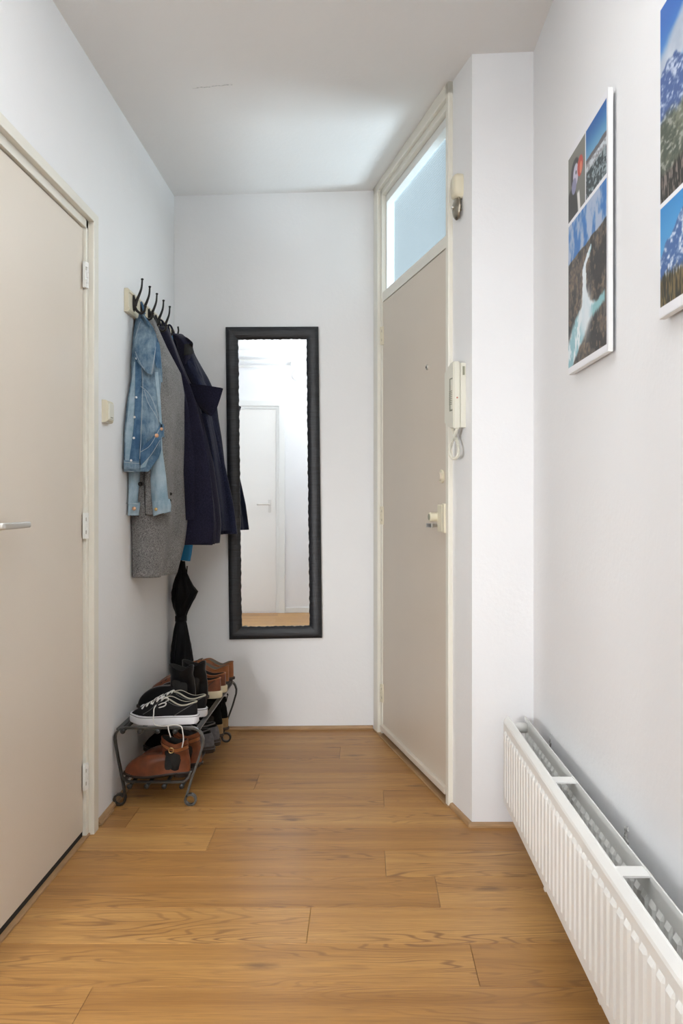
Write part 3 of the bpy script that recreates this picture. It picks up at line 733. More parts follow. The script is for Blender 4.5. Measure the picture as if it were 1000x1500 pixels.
def rail(along, fixed, half, vert):
    """frame member with pillowed profile and wavy inner edge"""
    lo = []; n = 160 if vert else 60
    for i in range(n+1):
        a = lerp(-half, half, i/n); wav = .0009*math.sin(i*.9)+.0009*math.sin(i*1.7+1)+.0006*math.sin(i*.23)
        prof = [(0, 0), (0, .018), (.006, .024), (.02, .028), (.04, .026), (FB-.006, .020), (FB+wav, .014), (FB+wav, .004)]
        L = []
        for u, w in prof:
            mit = min(u, FB)  # mitre
            aa = a*(half-mit)/half
            L.append((fixed*(MW-u), w, aa) if vert else (aa, w, fixed*(MH-u)))
        lo.append(L)
    return MB().loops(lo, True, True, True)
for f_ in (-1, 1):
    for v_ in (True, False):
        autosmooth(rail(None, f_, MH if v_ else MW, v_).build('frame_rail', m_mframe, mi, T=TM), .7)
box('mirror_glass', -MW+.04, MW-.04, .003, .009, -MH+.04, MH-.04, m_mirror, mi, T=TM)

# ------------------------------------------------------------------ doorbell and intercom
db = thing('doorbell', TD @ Vector((.128, 0, 2.19)), 'old doorbell high beside the entrance door, cream cover over a metal gong', 'doorbell')
mb = MB(); lo = []
for w_, k in ((0, 1), (.018, 1), (.027, .9), (.031, .7)):
    lo.append([(.110+.030*k*math.copysign(abs(math.cos(a))**.5, math.cos(a)), w_, 2.228+.044*k*math.copysign(abs(math.sin(a))**.5, math.sin(a))) for a in [2*PI*q/24 for q in range(24)]])
mb.loops(lo, True, True, True); autosmooth(mb.build('cover', m_cream, db, T=TD), .7)
mb = MB(); lo = []
for q in range(10):
    a = PI/2*q/9; lo.append([(.112+.034*math.cos(a)*math.cos(t), .012+.016*math.sin(a), 2.155+.043*math.cos(a)*math.sin(t)) for t in [2*PI*k/32 for k in range(32)]])
mb.loops(lo, True, True, True); mb.build('gong', m_nickel, db, True, T=TD)
MB().cyl((.112, .026, 2.155), (.112, .034, 2.155), .006, 14, bev=.001).build('gong_screw', m_steel, db, True, T=TD)
MB().cyl((.112, 0, 2.155), (.112, .014, 2.155), .012, 14).build('gong_post', m_steel, db, True, T=TD)

ic = thing('intercom', TD @ Vector((.10, 0, 1.37)), 'off-white intercom handset on the wall right of the entrance door', 'intercom')
box('wall_plate', .056, .140, 0, .020, 1.372, 1.598, m_ivory, ic, .003, T=TD)
poly = [(.054, 1.368), (.054, 1.602), (.085, 1.602), (.150, 1.574), (.150, 1.392), (.085, 1.368)]
bm = bmesh.new(); vs = [bm.verts.new((s_, .021, z_)) for s_, z_ in poly]; f_ = bm.faces.new(vs)
e = bmesh.ops.extrude_face_region(bm, geom=[f_]); bmesh.ops.translate(bm, vec=(0, .027, 0), verts=[v for v in e['geom'] if isinstance(v, bmesh.types.BMVert)])
bmesh.ops.recalc_face_normals(bm, faces=bm.faces); bmesh.ops.bevel(bm, geom=bm.edges[:], offset=.004, segments=2, affect='EDGES'); bm.verts.index_update()
hs = mesh_obj('handset', [v.co.copy() for v in bm.verts], [[v.index for v in f.verts] for f in bm.faces], m_ivory, ic, T=TD); bm.free()
box('finger_recess', .062, .092, .0475, .0488, 1.43, 1.545, m_ivory_d, hs, T=TD)
box('recess_key', .060, .078, .0485, .0505, 1.435, 1.540, m_ivory, hs, .0015, T=TD)
mb = MB()
for q in range(8): mb.box(.060, .089, .0500, .0512, 1.452+q*.0065, 1.4545+q*.0065)
mb.build('speaker_grille', m_ivory_d, hs, T=TD)
MB().cyl((.0545, .034, 1.475), (.052, .034, 1.475), .003, 10).build('call_light', mat('faded_red_plastic', (.5, .2, .14), .5), hs, T=TD)
box('side_switch', .0535, .0565, .006, .013, 1.555, 1.585, m_ivory_d, ic, T=TD)
# coiled cord: helix along a double loop
path = bez([(.060, .032, 1.370), (.072, .034, 1.35), (.110, .036, 1.315), (.128, .036, 1.290), (.105, .034, 1.268), (.070, .032, 1.266), (.048, .032, 1.280), (.062, .028, 1.31), (.100, .026, 1.35), (.122, .026, 1.375)], 22)
hel = []
for i in range(len(path)-1):
    for q in range(5):
        t = q/5; p = path[i].lerp(path[i+1], t); tg = (path[i+1]-path[i]).normalized(); a = tg.cross(Vector((0, 1, 0))).normalized(); b = Vector((0, 1, 0)); an = (i+t)*2.6
        hel.append(p+(a*math.cos(an)+b*math.sin(an))*.0046)
MB().tube(hel, .0017, 5).build('coiled_cord', m_ivory, ic, True, T=TD)

# ------------------------------------------------------------------ radiator
YFR, YNR = 2.85, .86
rd = thing('radiator', (.51, 1.85, .10), 'long white two-panel radiator hanging low on the right wall', 'radiator')
LZ = YFR-YNR
def TRm(p):
    """radiator hangs slightly out of level: far end a little lower"""
    x, y, z = p; d = YFR-y
    return Vector((x-.0048*d, y, z+.0195*d))
def panel(xf, inward, ribs_dir):
    """pressed steel panel. xf = outer face x; the top rim folds inward"""
    mb = MB(); g = inward
    zb, zt = .108, .404
    pitch = .0423; n = int(LZ/pitch); depth = .0052
    # cross profile stations along length for ribs
    ys = []; 
    y = YFR
    st = [(YFR, 0), (YFR-.022, 0)]
    yy = YFR-.03
    while yy-pitch > YNR+.01:
        for f, h in ((.07, 0), (.15, 1), (.68, 1), (.80, 0)): st.append((yy-pitch*f, h))
        yy -= pitch
    st.append((YNR, 0))
    zs = [(zb, 0, .010), (zb+.006, 0, .002), (zb+.012, 0, 0), (zb+.034, 0, 0), (zb+.043, 1, 0), (zt-.050, 1, 0), (zt-.0405, 0, 0), (zt-.020, 0, 0), (zt-.014, 0, .002), (zt-.001, 0, .0125), (zt, 0, .0145)]
    # rows over z, columns over y ; ribs raised OUTWARD (-g)
    lo = []
    for z, rb, ins in zs:
        lo.append([TRm((xf+g*ins-g*depth*rb*h+g*depth*0, y, z)) for y, h in st])
    mb.loops(lo, False)
    # back side of the sheet
    lo2 = []
    th = .0135
    for z, rb in ((zt, 0), (zt-.012, 0), (zt-.0125, 0), (zt-.045, 0), (zt-.055, 1), (zb+.055, 1), (zb+.045, 0), (zb, 0)):
        off = .0165 if z > zt-.0122 else .014
        lo2.append([TRm((xf+g*(off+.006*rb*h), y, z)) for y, h in st])
    lo2 = [lo[-1]]+lo2+[lo[0]]
    mb.loops(lo2, False)
    # ends
    for idx in (0, -1):
        c = [l[idx] for l in lo]+[l[idx] for l in lo2[1:-1]]
        mb.add(c, [tuple(range(len(c)))])
    return mb
autosmooth(panel(.4665, 1, 1).build('front_panel', m_rad, rd), .22)
autosmooth(panel(.552, -1, 1).build('rear_panel', m_rad, rd), .22)
for y_ in (2.19, 1.63, 1.07):
    mb = MB(); A = [TRm((x, y, z)) for x, y, z in ((.482, y_, .402), (.541, y_, .402), (.541, y_, .398), (.482, y_, .398), (.482, y_-.045, .402), (.541, y_-.045, .402), (.541, y_-.045, .398), (.482, y_-.045, .398))]
    mb.add(A, [(0, 1, 2, 3)[::-1], (4, 5, 6, 7), (0, 1, 5, 4), (1, 2, 6, 5), (2, 3, 7, 6), (3, 0, 4, 7)]); mb.build('cross_strap', m_rad, rd)
for z_ in (.372, .135):
    MB().cyl(TRm((.478, YFR-.03, z_)), TRm((.54, YFR-.03, z_)), .0165, 20).build('header_pipe', m_rad, rd, True)
for y_ in (2.47, 1.50):
    mb = MB(); mb.box(.5525, XR-.0005, y_-.012, y_+.012, .16+.0195*(YFR-y_), .30+.0195*(YFR-y_), .002); mb.build('wall_bracket', m_rad, rd)
for y_ in (2.21, 1.70):
    mb = MB(); mb.box(.466, .472, y_-.008, y_+.008, .103+.0195*(YFR-y_), .110+.0195*(YFR-y_), .001); mb.build('bottom_clip', m_rad, rd)
# crumbled plaster around the brackets
for (px, py, s_) in ((806, 1086, .6), (917, 1226, 1.0)):
    yy = XR*F/(px-VX); zc = CAMH-(py-VY)*yy/F; mb = MB()
    for q in range(26):
        a = Vector((XR-.001, yy+random.gauss(0, .009)*s_, zc+random.gauss(-.008, .020)*s_)); r = random.uniform(.002, .006)*s_
        bm = bmesh.new(); bmesh.ops.create_icosphere(bm, subdivisions=1, radius=r)
        for v in bm.verts: v.co = a+Vector((v.co.x*.6, v.co.y, v.co.z*1.6))*random.uniform(.7, 1.3)
        bm.verts.index_update(); mb.add([v.co.copy() for v in bm.verts], [[v.index for v in f.verts] for f in bm.faces]); bm.free()
    mb.build('chipped_plaster', m_plaster, wall_right)
    mb = MB()
    for q in range(5):
        b0 = yy+random.uniform(-.008, .01)*s_; z0 = zc-.03*s_+random.uniform(-.012, .02)*s_; mb.box(XR-.0015, XR+.001, b0, b0+.0035*s_, z0, z0+random.uniform(.012, .03)*s_)
    mb.build('plaster_hole', m_dark, wall_right)

# ------------------------------------------------------------------ wall pictures
def vnoise(U_, V_, sx, sy, seed, octv=4):
    out = np.zeros_like(U_); amp = .5; tot = 0
    for o in range(octv):
        rs = np.random.RandomState(seed+o*17); nx, ny = int(sx*2**o)+3, int(sy*2**o)+3
        g = rs.rand(nx, ny); x = U_*sx*2**o; y = V_*sy*2**o
        x = np.clip(x, 0, nx-2.001); y = np.clip(y, 0, ny-2.001)
        i = x.astype(int); j = y.astype(int); fx = x-i; fy = y-j; fx = fx*fx*(3-2*fx); fy = fy*fy*(3-2*fy)
        out += amp*(g[i, j]*(1-fx)*(1-fy)+g[i+1, j]*fx*(1-fy)+g[i, j+1]*(1-fx)*fy+g[i+1, j+1]*fx*fy); tot += amp; amp *= .5
    return out/tot
def sstep(a, b, x):
    t = np.clip((x-a)/(b-a), 0, 1); return t*t*(3-2*t)
def C(*c): return np.array(c, float)/255
def mx(a, b, m): return a*(1-m[..., None])+b*m[..., None]
def full(A, c): return np.ones(A.shape+(3,))*C(*c)
def im_waterfall(A, B):
    n1 = vnoise(A, B, 5, 4, 3); n2 = vnoise(A, B, 22, 14, 5); n3 = vnoise(A, B, 40, 44, 9, 3)
    sky = mx(full(A, (60, 120, 190)), full(A, (170, 185, 210)), sstep(.40, .58, n1*.6+n2*.4+.10*(.9-B)))
    hor = .735+.03*A+.03*(vnoise(A, B*0, 6, 1, 21)-.5)
    rock = mx(full(A, (66, 62, 60)), full(A, (112, 98, 84)), sstep(.38, .62, .5*n2+.5*n3)); rock = mx(rock, full(A, (95, 92, 92)), sstep(.5, .75, vnoise(A, B, 8, 6, 31))*.6)
    rock = mx(rock, full(A, (44, 42, 43)), sstep(.46, .56, vnoise(A, B, 6, 7, 77, 5))*.8); rock = mx(rock, full(A, (150, 128, 104)), sstep(.60, .68, vnoise(A, B, 26, 26, 78, 3))*.6)
    im = mx(rock, sky, sstep(hor-.006, hor+.006, B))
    # river course
    cx = np.interp(B, [0, .1, .2, .3, .36, .45, .6, .68, .70], [.04, .14, .30, .50, .50, .455, .46, .60, .63])
    wd = np.interp(B, [0, .1, .2, .3, .36, .45, .6, .68, .71], [.09, .20, .27, .28, .10, .05, .045, .05, .0])
    m = sstep(wd*1.3, wd*.75, np.abs(A-cx)+.13*(n2-.5)*sstep(.40, .3, B)+.05*(n3-.5))*(B < .71)
    wat = mx(full(A, (150, 195, 205)), full(A, (232, 240, 244)), sstep(.4, .6, n2+.15*sstep(.2, .5, B))); wat = mx(wat, full(A, (225, 235, 240)), sstep(.12, .0, np.hypot((A-.48)*1.0, B-.30)-.08)*.7)
    im = mx(im, wat, m)
    mist = sstep(.20, .02, np.hypot((A-.50)*.9, (B-.29)*.8)); im = mx(im, full(A, (222, 232, 238)), mist*.8); m2 = sstep(.05, .02, np.abs(B-.29-.10*(A-.8))+.05*(n2-.5))*sstep(.62, .7, A)*sstep(.98, .94, A); return mx(im, full(A, (140, 190, 195)), m2)
def im_puffin(A, B):
    im = mx(full(A, (112, 112, 106)), full(A, (132, 130, 122)), B)
    g = lambda cx, cy, rx, ry, e=1.0: sstep(1.08, .92, np.hypot((A-cx)/rx, (B-cy)/ry))
    im = mx(im, full(A, (58, 56, 54)), g(.20, .05, .36, .42)); im = mx(im, full(A, (224, 222, 220)), sstep(.08, .05, np.abs(A-.62-.0*B+(.25-B)*-.2))*sstep(.32, .26, B))
    im = mx(im, full(A, (70, 66, 70)), g(.42, .64, .26, .22)); im = mx(im, full(A, (196, 192, 210)), g(.46, .60, .16, .17)); im = mx(im, full(A, (140, 138, 170)), g(.36, .46, .14, .12))
    im = mx(im, full(A, (190, 74, 62)), g(.72, .64, .16, .15)); im = mx(im, full(A, (220, 130, 100)), g(.76, .60, .07, .09)); im = mx(im, full(A, (40, 38, 42)), g(.48, .63, .035, .03)); return im
def im_coast(A, B):
    n2 = vnoise(A, B, 16, 26, 40); im = mx(full(A, (112, 170, 205)), full(A, (38, 98, 170)), sstep(.5, 1, B))
    im = mx(im, full(A, (100, 96, 100)), sstep(.56, .545, B-.05*vnoise(A, B*0, 5, 1, 2))); im = mx(im, full(A, (205, 212, 218)), sstep(.50, .49, B)); im = mx(im, full(A, (150, 150, 155)), sstep(.4, .6, n2)*sstep(.52, .5, B)*sstep(.36, .4, B))
    low = mx(full(A, (52, 62, 66)), full(A, (150, 165, 170)), sstep(.48, .62, n2)); return mx(im, low, sstep(.40, .36, B))
def im_valley(A, B):
    n = vnoise(A, B, 8, 10, 60); n2 = vnoise(A, B, 30, 60, 61); n3 = vnoise(A, B, 80, 20, 66, 3)
    im = mx(full(A, (96, 165, 214)), full(A, (62, 110, 188)), sstep(.55, .95, B))
    ln = .40+.9*A; im = mx(im, mx(full(A, (165, 178, 196)), full(A, (215, 220, 228)), n), sstep(.10, .0, np.abs(B-(.62+.35*A))-.06+.08*(n-.5)))
    top = .56+.10*np.sin(A*9+.4)+.08*vnoise(A, B*0, 9, 1, 63); mt = mx(full(A, (74, 98, 150)), full(A, (190, 202, 222)), sstep(.46, .70, n2*.6+n*.4)); im = mx(im, mt, sstep(top+.01, top-.01, B))
    v = mx(full(A, (72, 80, 70)), full(A, (122, 126, 108)), sstep(.3, .7, n2*.5+n*.5)); v = mx(v, full(A, (165, 165, 158)), sstep(.60, .66, n2)*.7); im = mx(im, v, sstep(.44, .38, B+.1*(n-.5)-.05*A))
    fo = mx(full(A, (46, 44, 40)), full(A, (128, 116, 110)), sstep(.5, .62, n3)); return mx(im, fo, sstep(.17, .12, B+.06*(n3-.5)))
def im_peak(A, B):
    n = vnoise(A, B, 7, 6, 80); n2 = vnoise(A, B, 26, 22, 81); n3 = vnoise(A, B, 70, 8, 86, 3)
    im = mx(full(A, (120, 185, 222)), full(A, (60, 140, 205)), B); im = mx(im, full(A, (215, 225, 235)), sstep(.12, .0, np.abs(B-.62-.9*(A-.25))-.03+.1*(n-.5))*.9)
    top = .50+1.1*A-1.6*np.clip(A-.35, 0, 1)+.12*(vnoise(A, B*0, 14, 1, 83)-.5); m = mx(full(A, (70, 104, 160)), full(A, (214, 222, 234)), sstep(.40, .66, n2*.8+n*.2)); im = mx(im, m, sstep(top+.015, top-.015, B))
    fo = mx(full(A, (50, 48, 38)), full(A, (122, 106, 72)), sstep(.38, .68, n3)); return mx(im, fo, sstep(.34, .26, B+.18*(n3-.5)))
def paint(Ug, Vg, cells, seed=0):
    im = np.ones(Ug.shape+(3,))*C(238, 238, 242)
    for (u0, u1, v0, v1, fn) in cells:
        A = (Ug-u0)/(u1-u0); B = (Vg-v0)/(v1-v0); m = (A >= 0) & (A <= 1) & (B >= 0) & (B <= 1)
        c = fn(np.clip(A, 0, 1), np.clip(B, 0, 1)); im[m] = c[m]
    return np.clip(im, 0, 1)
M = NT('photo_print'); at = M.new('ShaderNodeAttribute', _attribute_name='print'); M.link(at.outputs['Color'], M.bsdf.inputs['Base Color']); M.set('Roughness', .45); M.set('Specular IOR Level', .3); m_print = M.m
def picture(name, yfar, ynear, z0, z1, cells, label, res=260):
    o = thing(name, (XR, (yfar+ynear)/2, z0), label, 'picture')
    box('backing_board', XR-.020, XR-.008, ynear, yfar, z0, z1, m_white, o, .0012); box('hanger_block', XR-.009, XR, (ynear+yfar)/2-.08, (ynear+yfar)/2+.08, z1-.12, z1-.08, m_white, o)
    nx = res; ny = int(res*(z1-z0)/(yfar-ynear)); us = np.linspace(0, 1, nx+1); vs = np.linspace(0, 1, ny+1); Ug, Vg = np.meshgrid(us, vs)
    yy = yfar-(yfar-ynear)*Ug; zz = z0+(z1-z0)*Vg
    e = .0018; yy = np.clip(yy, ynear+e, yfar-e); zz = np.clip(zz, z0+e, z1-e)
    V = np.stack([np.full(yy.size, XR-.0206), yy.ravel(), zz.ravel()], 1); V -= np.array(o.location)
    i, j = np.meshgrid(np.arange(nx), np.arange(ny)); a = (j*(nx+1)+i).ravel(); Fc = np.stack([a, a+1, a+nx+2, a+nx+1], 1)
    me = bpy.data.meshes.new('photo_collage'); me.from_pydata(V.tolist(), [], Fc.tolist()); me.update()
    im = paint(Ug, Vg, cells); lin = np.where(im <= .04045, im/12.92, ((im+.055)/1.055)**2.4).reshape(-1, 3)
    ca = me.color_attributes.new('print', 'FLOAT_COLOR', 'POINT'); ca.data.foreach_set('color', np.concatenate([lin, np.ones((len(lin), 1))], 1).ravel())
    me.materials.append(m_print); p = bpy.data.objects.new('photo_collage', me); COL.objects.link(p); p.parent = o
    return o
picture('photo_board', 2.362, 1.982, 1.462, 2.072, [(.0, .975, .030, .662, im_waterfall), (.0, .47, .680, .965, im_puffin), (.49, .975, .680, .965, im_coast)],
        'narrow photo collage board with a waterfall below a puffin, on the right wall')
picture('photo_board', 1.640, 1.240, 1.463, 2.062, [(.02, .97, .36, .975, im_valley), (.02, .97, .035, .345, im_peak)],
        'photo collage board of blue mountains cut off by the right picture edge')

# ------------------------------------------------------------------ shoe rack
RY0, RY1 = 3.15, 3.975
ra = thing('shoe_rack', (-.75, 3.56, 0), 'low two-tier dark metal shoe rack with curled feet against the left wall', 'shoe rack')
def end_frame(Y):
    mb = MB()
    def foot(cx, r, side):
        # spiral curl, from bottom of the leg
        return [Vector((cx+side*r*(1-.10*q/8)*math.sin(a), Y, r+.003-r*math.cos(a)*(1-.06*q/8))) for q, a in enumerate([PI*.5*0+q*PI/5 for q in range(9)])]
    rr = .0195
    Lx, Rx = -.868, -.652
    left = []
    # left: curl, leg rising and leaning to the wall
    for q in range(11):
        a = -PI*1.35+q*(PI*1.85)/10; left.append(Vector((Lx-.020+rr*math.cos(a), Y, rr+.003+rr*math.sin(a))))
    # ends at angle PI/2*... start of leg
    left = [Vector((Lx-.022+rr*math.cos(a), Y, rr+.003+rr*math.sin(a))) for a in [PI*1.9-q*(PI*1.9)/12 for q in range(1, 13)]][::-1]
    legL = [Vector((Lx, Y, .03)), Vector((Lx-.010, Y, .09)), Vector((Lx-.026, Y, .17)), Vector((Lx-.036, Y, .225))]
    top = bez([(Lx-.038, Y, .245), (Lx-.036, Y, .262), (Lx-.024, Y, .278), (Lx-.004, Y, .284), (Lx+.05, Y, .285), (-.64, Y, .285), (-.612, Y, .282), (-.592, Y, .268), (-.583, Y, .245)], 5)
    legR = [Vector((-.584, Y, .225)), Vector((-.600, Y, .17)), Vector((-.622, Y, .11)), Vector((-.640, Y, .05))]
    cR = Rx+.028-.006
    curlR = [Vector((cR+rr*math.cos(a), Y, rr+.003+rr*math.sin(a))) for a in [PI+q*(PI*1.8)/12 for q in range(0, 13)]]
    curlL = [Vector((Lx-.022+rr*math.cos(a), Y, rr+.003+rr*math.sin(a))) for a in [0-q*(PI*1.8)/12 for q in range(0, 13)]][::-1]
    pts = curlL+legL+top+legR+curlR
    mb.ribbon(pts, .016, .0075)
    return mb
for Y in (RY0, RY1): autosmooth(end_frame(Y).build('end_frame', m_rack, ra), .7)
for Y in (RY0, RY1):
    pts = bez([(-.886, Y, .128), (-.882, Y, .108), (-.866, Y, .092), (-.84, Y, .087), (-.69, Y, .087), (-.655, Y, .090), (-.638, Y, .104), (-.628, Y, .125)], 5)
    autosmooth(MB().ribbon(pts, .014, .0065).build('shelf_end_strip', m_rack, ra), .7)
for X in (-.893, -.604):
    MB().ribbon([(X, RY0, .279), (X, RY1, .279)], .018, .006, (1, 0, 0)).build('side_rail', m_rack, ra)
for X in (-.868, -.642):
    MB().ribbon([(X, RY0, .098), (X, RY1, .098)], .014, .006, (1, 0, 0)).build('side_rail', m_rack, ra)
for X in (-.875, -.812, -.748, -.684):
    o = MB().cyl((X, RY0-.012, .275), (X, RY1+.012, .275), .0065, 14).build('shelf_rod', m_rack, ra, True)
    MB().cyl((X, RY0-.017, .275), (X, RY0-.008, .275), .0095, 14, bev=.002).build('end_cap', m_rackb, o, True)
for X in (-.850, -.788, -.724, -.660):
    o = MB().cyl((X, RY0-.012, .074), (X, RY1+.012, .074), .0065, 14).build('shelf_rod', m_rack, ra, True)
    MB().cyl((X, RY0-.017, .074), (X, RY0-.008, .074), .0095, 14, bev=.002).build('end_cap', m_rackb, o, True)

# ------------------------------------------------------------------ shoes
def shoe(name, label, cat, group, heelX, Y, z, L, W, upper, solem, sole_t=.025, open_front=.48, hb=.055, hf=.07, shaft=0, shaft_w=None, shaft_len=None,
         heel_h=0, lining=m_dark, toe_h=None, yaw=0, rim=None, sole_flare=1.03, heel_col=None, shaft_lean=0, lean=0, toe_sharp=.4, inset=.015, vamp=(1.4, 1.6)):
    """toe points to -X. Returns (empty, grid)"""
    root = thing(name, (heelX-L/2, Y, z), label, cat, group)
    n = 56
    R = Matrix.Rotation(yaw, 3, 'Z'); c0 = Vector((heelX-L/2, Y, z))
    def tw(x, y, h):  # local x: 0 heel .. L toe
        v = R @ Vector((L/2-x, y, h)); return c0+v
    def outline(t, k=1.0):
        u = .5-.5*math.cos(t)            # 0 heel -> 1 toe
        e = (max(0, 4*u*(1-u)))**toe_sharp
        sh = .74+.26*sm(.35, .72, u)-.10*sm(.85, 1, u)-.06*math.sin(PI*min(1, u/.7))
        y = W/2*e*sh*math.copysign(1, math.sin(t)) if abs(math.sin(t)) > 1e-9 else 0
        if u > .5: y += .006*sm(.6, 1, u)
        return (L/2+(u-.5)*L*k, y*k)
    T_ = [2*PI*j/n for j in range(n)]
    def u_of(t): return .5-.5*math.cos(t)
    # sole
    lift = heel_h
    def zs(u):  # sole top height along length with heel raise and toe spring
        return sole_t+lift*sm(.62, .15, u)+.006*sm(.8, 1, u)
    def zb(u): return lift*sm(.50, .30, u)*1.0+.006*sm(.8, 1, u)
    mb = MB(); lo = []
    for k, f in ((sole_flare*.97, 0), (sole_flare, .15), (sole_flare, .85), (sole_flare*.985, 1)):
        lo.append([tw(*outline(t, k), lerp(zb(u_of(t)), zs(u_of(t)), f)) for t in T_])
    mb.loops(lo, True, True, True)
    so = autosmooth(mb.build('sole', solem, root), .7)
    if heel_h:
        hl = []
        for k, h in ((.90, 0), (.93, .3), (1.0, lift+.004)):
            L_ = []
            for q in range(24):
                a = 2*PI*q/24; x = .135*L+math.cos(a)*.135*L*k-.0*L; y = math.sin(a)*W*.34*k
                if x > .22*L: x = .22*L
                L_.append(tw(x+.004, y, lerp(0, lift+.006, k*10-9 if k > .93 else 0) if False else (0 if k == .90 else (lift*.3 if k == .93 else lift+.006))))
            hl.append(L_)
        MB().loops(hl, True, True, True).build('heel', solem, root)
    # opening loop
    x0 = inset*L; x1 = open_front*L; wo = W*.30
    def opening(t):
        u = u_of(t); e = (max(0, 4*u*(1-u)))**.5
        return (lerp(x0, x1, u), wo*e*math.copysign(1, math.sin(t)) if abs(math.sin(t)) > 1e-9 else 0)
    def htop(u):  # topline height: heel hb, dips at the ankle, throat hf
        return lerp(hb, hf, sm(.1, 1, u))-.012*math.sin(PI*min(1, u*1.15))**2*(1 if not shaft else .0)
    NR = 14; grid = []
    for i in range(NR+1):
        s_ = i/NR; row = []
        for t in T_:
            u = u_of(t); ox, oy = outline(t, .985); px, py = opening(t)
            toe = sm(.35, .95, u); q = lerp(2.6, vamp[0], toe); a = s_**q; b = 1-(1-s_)**lerp(1.15, vamp[1], toe)
            h = lerp(zs(u)-.004, zs(min(u, .4))+htop(u), b)
            if u < .2: ox -= .004*math.sin(PI*s_)*(-1) if False else 0
            wr = .0012*math.sin(9*s_+14*u)*toe
            row.append(tw(lerp(ox, px, a), lerp(oy, py, a), h+wr))
        grid.append(row)
    if shaft:
        sw = shaft_w or W*.40; sl_ = shaft_len or (x1-x0)
        for i in range(1, 13):
            s_ = i/12; row = []
            for t in T_:
                u = u_of(t); px, py = opening(t); e = (max(0, 4*u*(1-u)))**.5
                tx = x0+.006+sl_*u+lean; ty = sw*e*math.copysign(1, math.sin(t)) if abs(math.sin(t)) > 1e-9 else 0
                k = sm(0, .75, s_); wr = .0022*math.sin(s_*13+5*u+2*math.sin(t))*math.sin(PI*s_)
                pinch = -.004*math.sin(PI*s_)
                row.append(tw(lerp(px, tx, k)+wr*.6+pinch*(1 if u > .5 else -1)*.6, lerp(py, ty, k)*(1+wr*4), zs(min(u, .4))+htop(u)+shaft*s_-(.010*math.sin(PI*u)*s_)))
            grid.append(row)
    mb = MB(); mb.loops(grid, True)
    top = grid[-1]; c = sum(top, Vector())/n
    th = .004
    inner = [top, [v+(c-v).normalized()*th*.5+Vector((0, 0, .0012)) for v in top], [v+(c-v).normalized()*th for v in top]]
    mb.loops(inner, True)
    up = mb.build('upper', upper, root, True)
    # lining down inside
    inn = [inner[-1]]
    dpt = (htop(.3)+shaft)*.85
    for q in (1, 2, 3): inn.append([Vector((lerp(v.x, c.x, .08*q), lerp(v.y, c.y, .06*q), v.z-dpt*q/3)) for v in inner[-1]])
    MB().loops(inn, True, False, True).build('lining', lining, root, True)
    if rim:
        MB().tube(list(top)+[top[0]], rim[1], 8, False).build('collar_binding', rim[0], root, True)
    return root, grid, tw, up
def cells(grid, r0, r1, c0, c1, off, m, name, parent, th=.0015, n=56):
    """patch of the upper's surface lifted outward"""
    A, B = [], []
    for i in range(r0, r1+1):
        ra_, rb_ = [], []
        for j in range(c0, c1+1):
            p = grid[i][j % n]; du = grid[i][(j+1) % n]-grid[i][(j-1) % n]; dv = grid[min(i+1, len(grid)-1)][j % n]-grid[max(i-1, 0)][j % n]
            nn = du.cross(dv).normalized(); cc = sum(grid[i], Vector())/n
            if nn.dot(p-cc) < 0: nn = -nn
            ra_.append(p+nn*off); rb_.append(p+nn*(off-th))
        A.append(ra_); B.append(rb_)
    return MB().loops([a+b[::-1] for a, b in zip(A, B)], True, True, True).build(name, m, parent, False)
def edge_line(grid, idx, off, r, m, name, parent, n=56):
    P = []
    for (i, j) in idx:
        p = grid[i][j % n]; cc = sum(grid[i], Vector())/n; P.append(p+(p-cc).normalized()*off)
    return MB().tube(bez(P, 4), r, 6).build(name, m, parent, True)

ZT, ZB = .287, .093
# NOTE: column index: 0 = heel, 28 = toe; 1..27 one side, 29..55 the other. Camera sees the -Y side.
def near_cols(grid, n=56):
    a = sum((grid[3][j].y for j in range(1, 28)))/27; b = sum((grid[3][j].y for j in range(29, 56)))/27
    return (lambda k: k) if a < b else (lambda k: (n-k) % n)
def lacing(root, grid, ncs, r=.0022, nl=4, m=m_lace):
    mb = MB()
    near = near_cols(grid)
    for k in range(nl):
        i = 12-k*2; j = 24-k*0+ (k//2)
        a = grid[i][near(j-2)]; b = grid[i][near(56-(j-2)) if near(1) == 1 else (j-2)]
        a = grid[i][(j-2)]; b = grid[i][56-(j-2)]
        up_ = Vector((0, 0, .004)); a2 = grid[max(i-2, 0)][j-2]; b2 = grid[max(i-2, 0)][56-(j-2)]
        mb.tube(bez([a+up_, (a+b)/2+up_*1.8, b+up_], 5), r, 6); mb.tube(bez([a+up_, (a+b2)/2+up_*2, b2+up_], 5), r*.9, 6)
    return mb.build('laces', m, root, True)
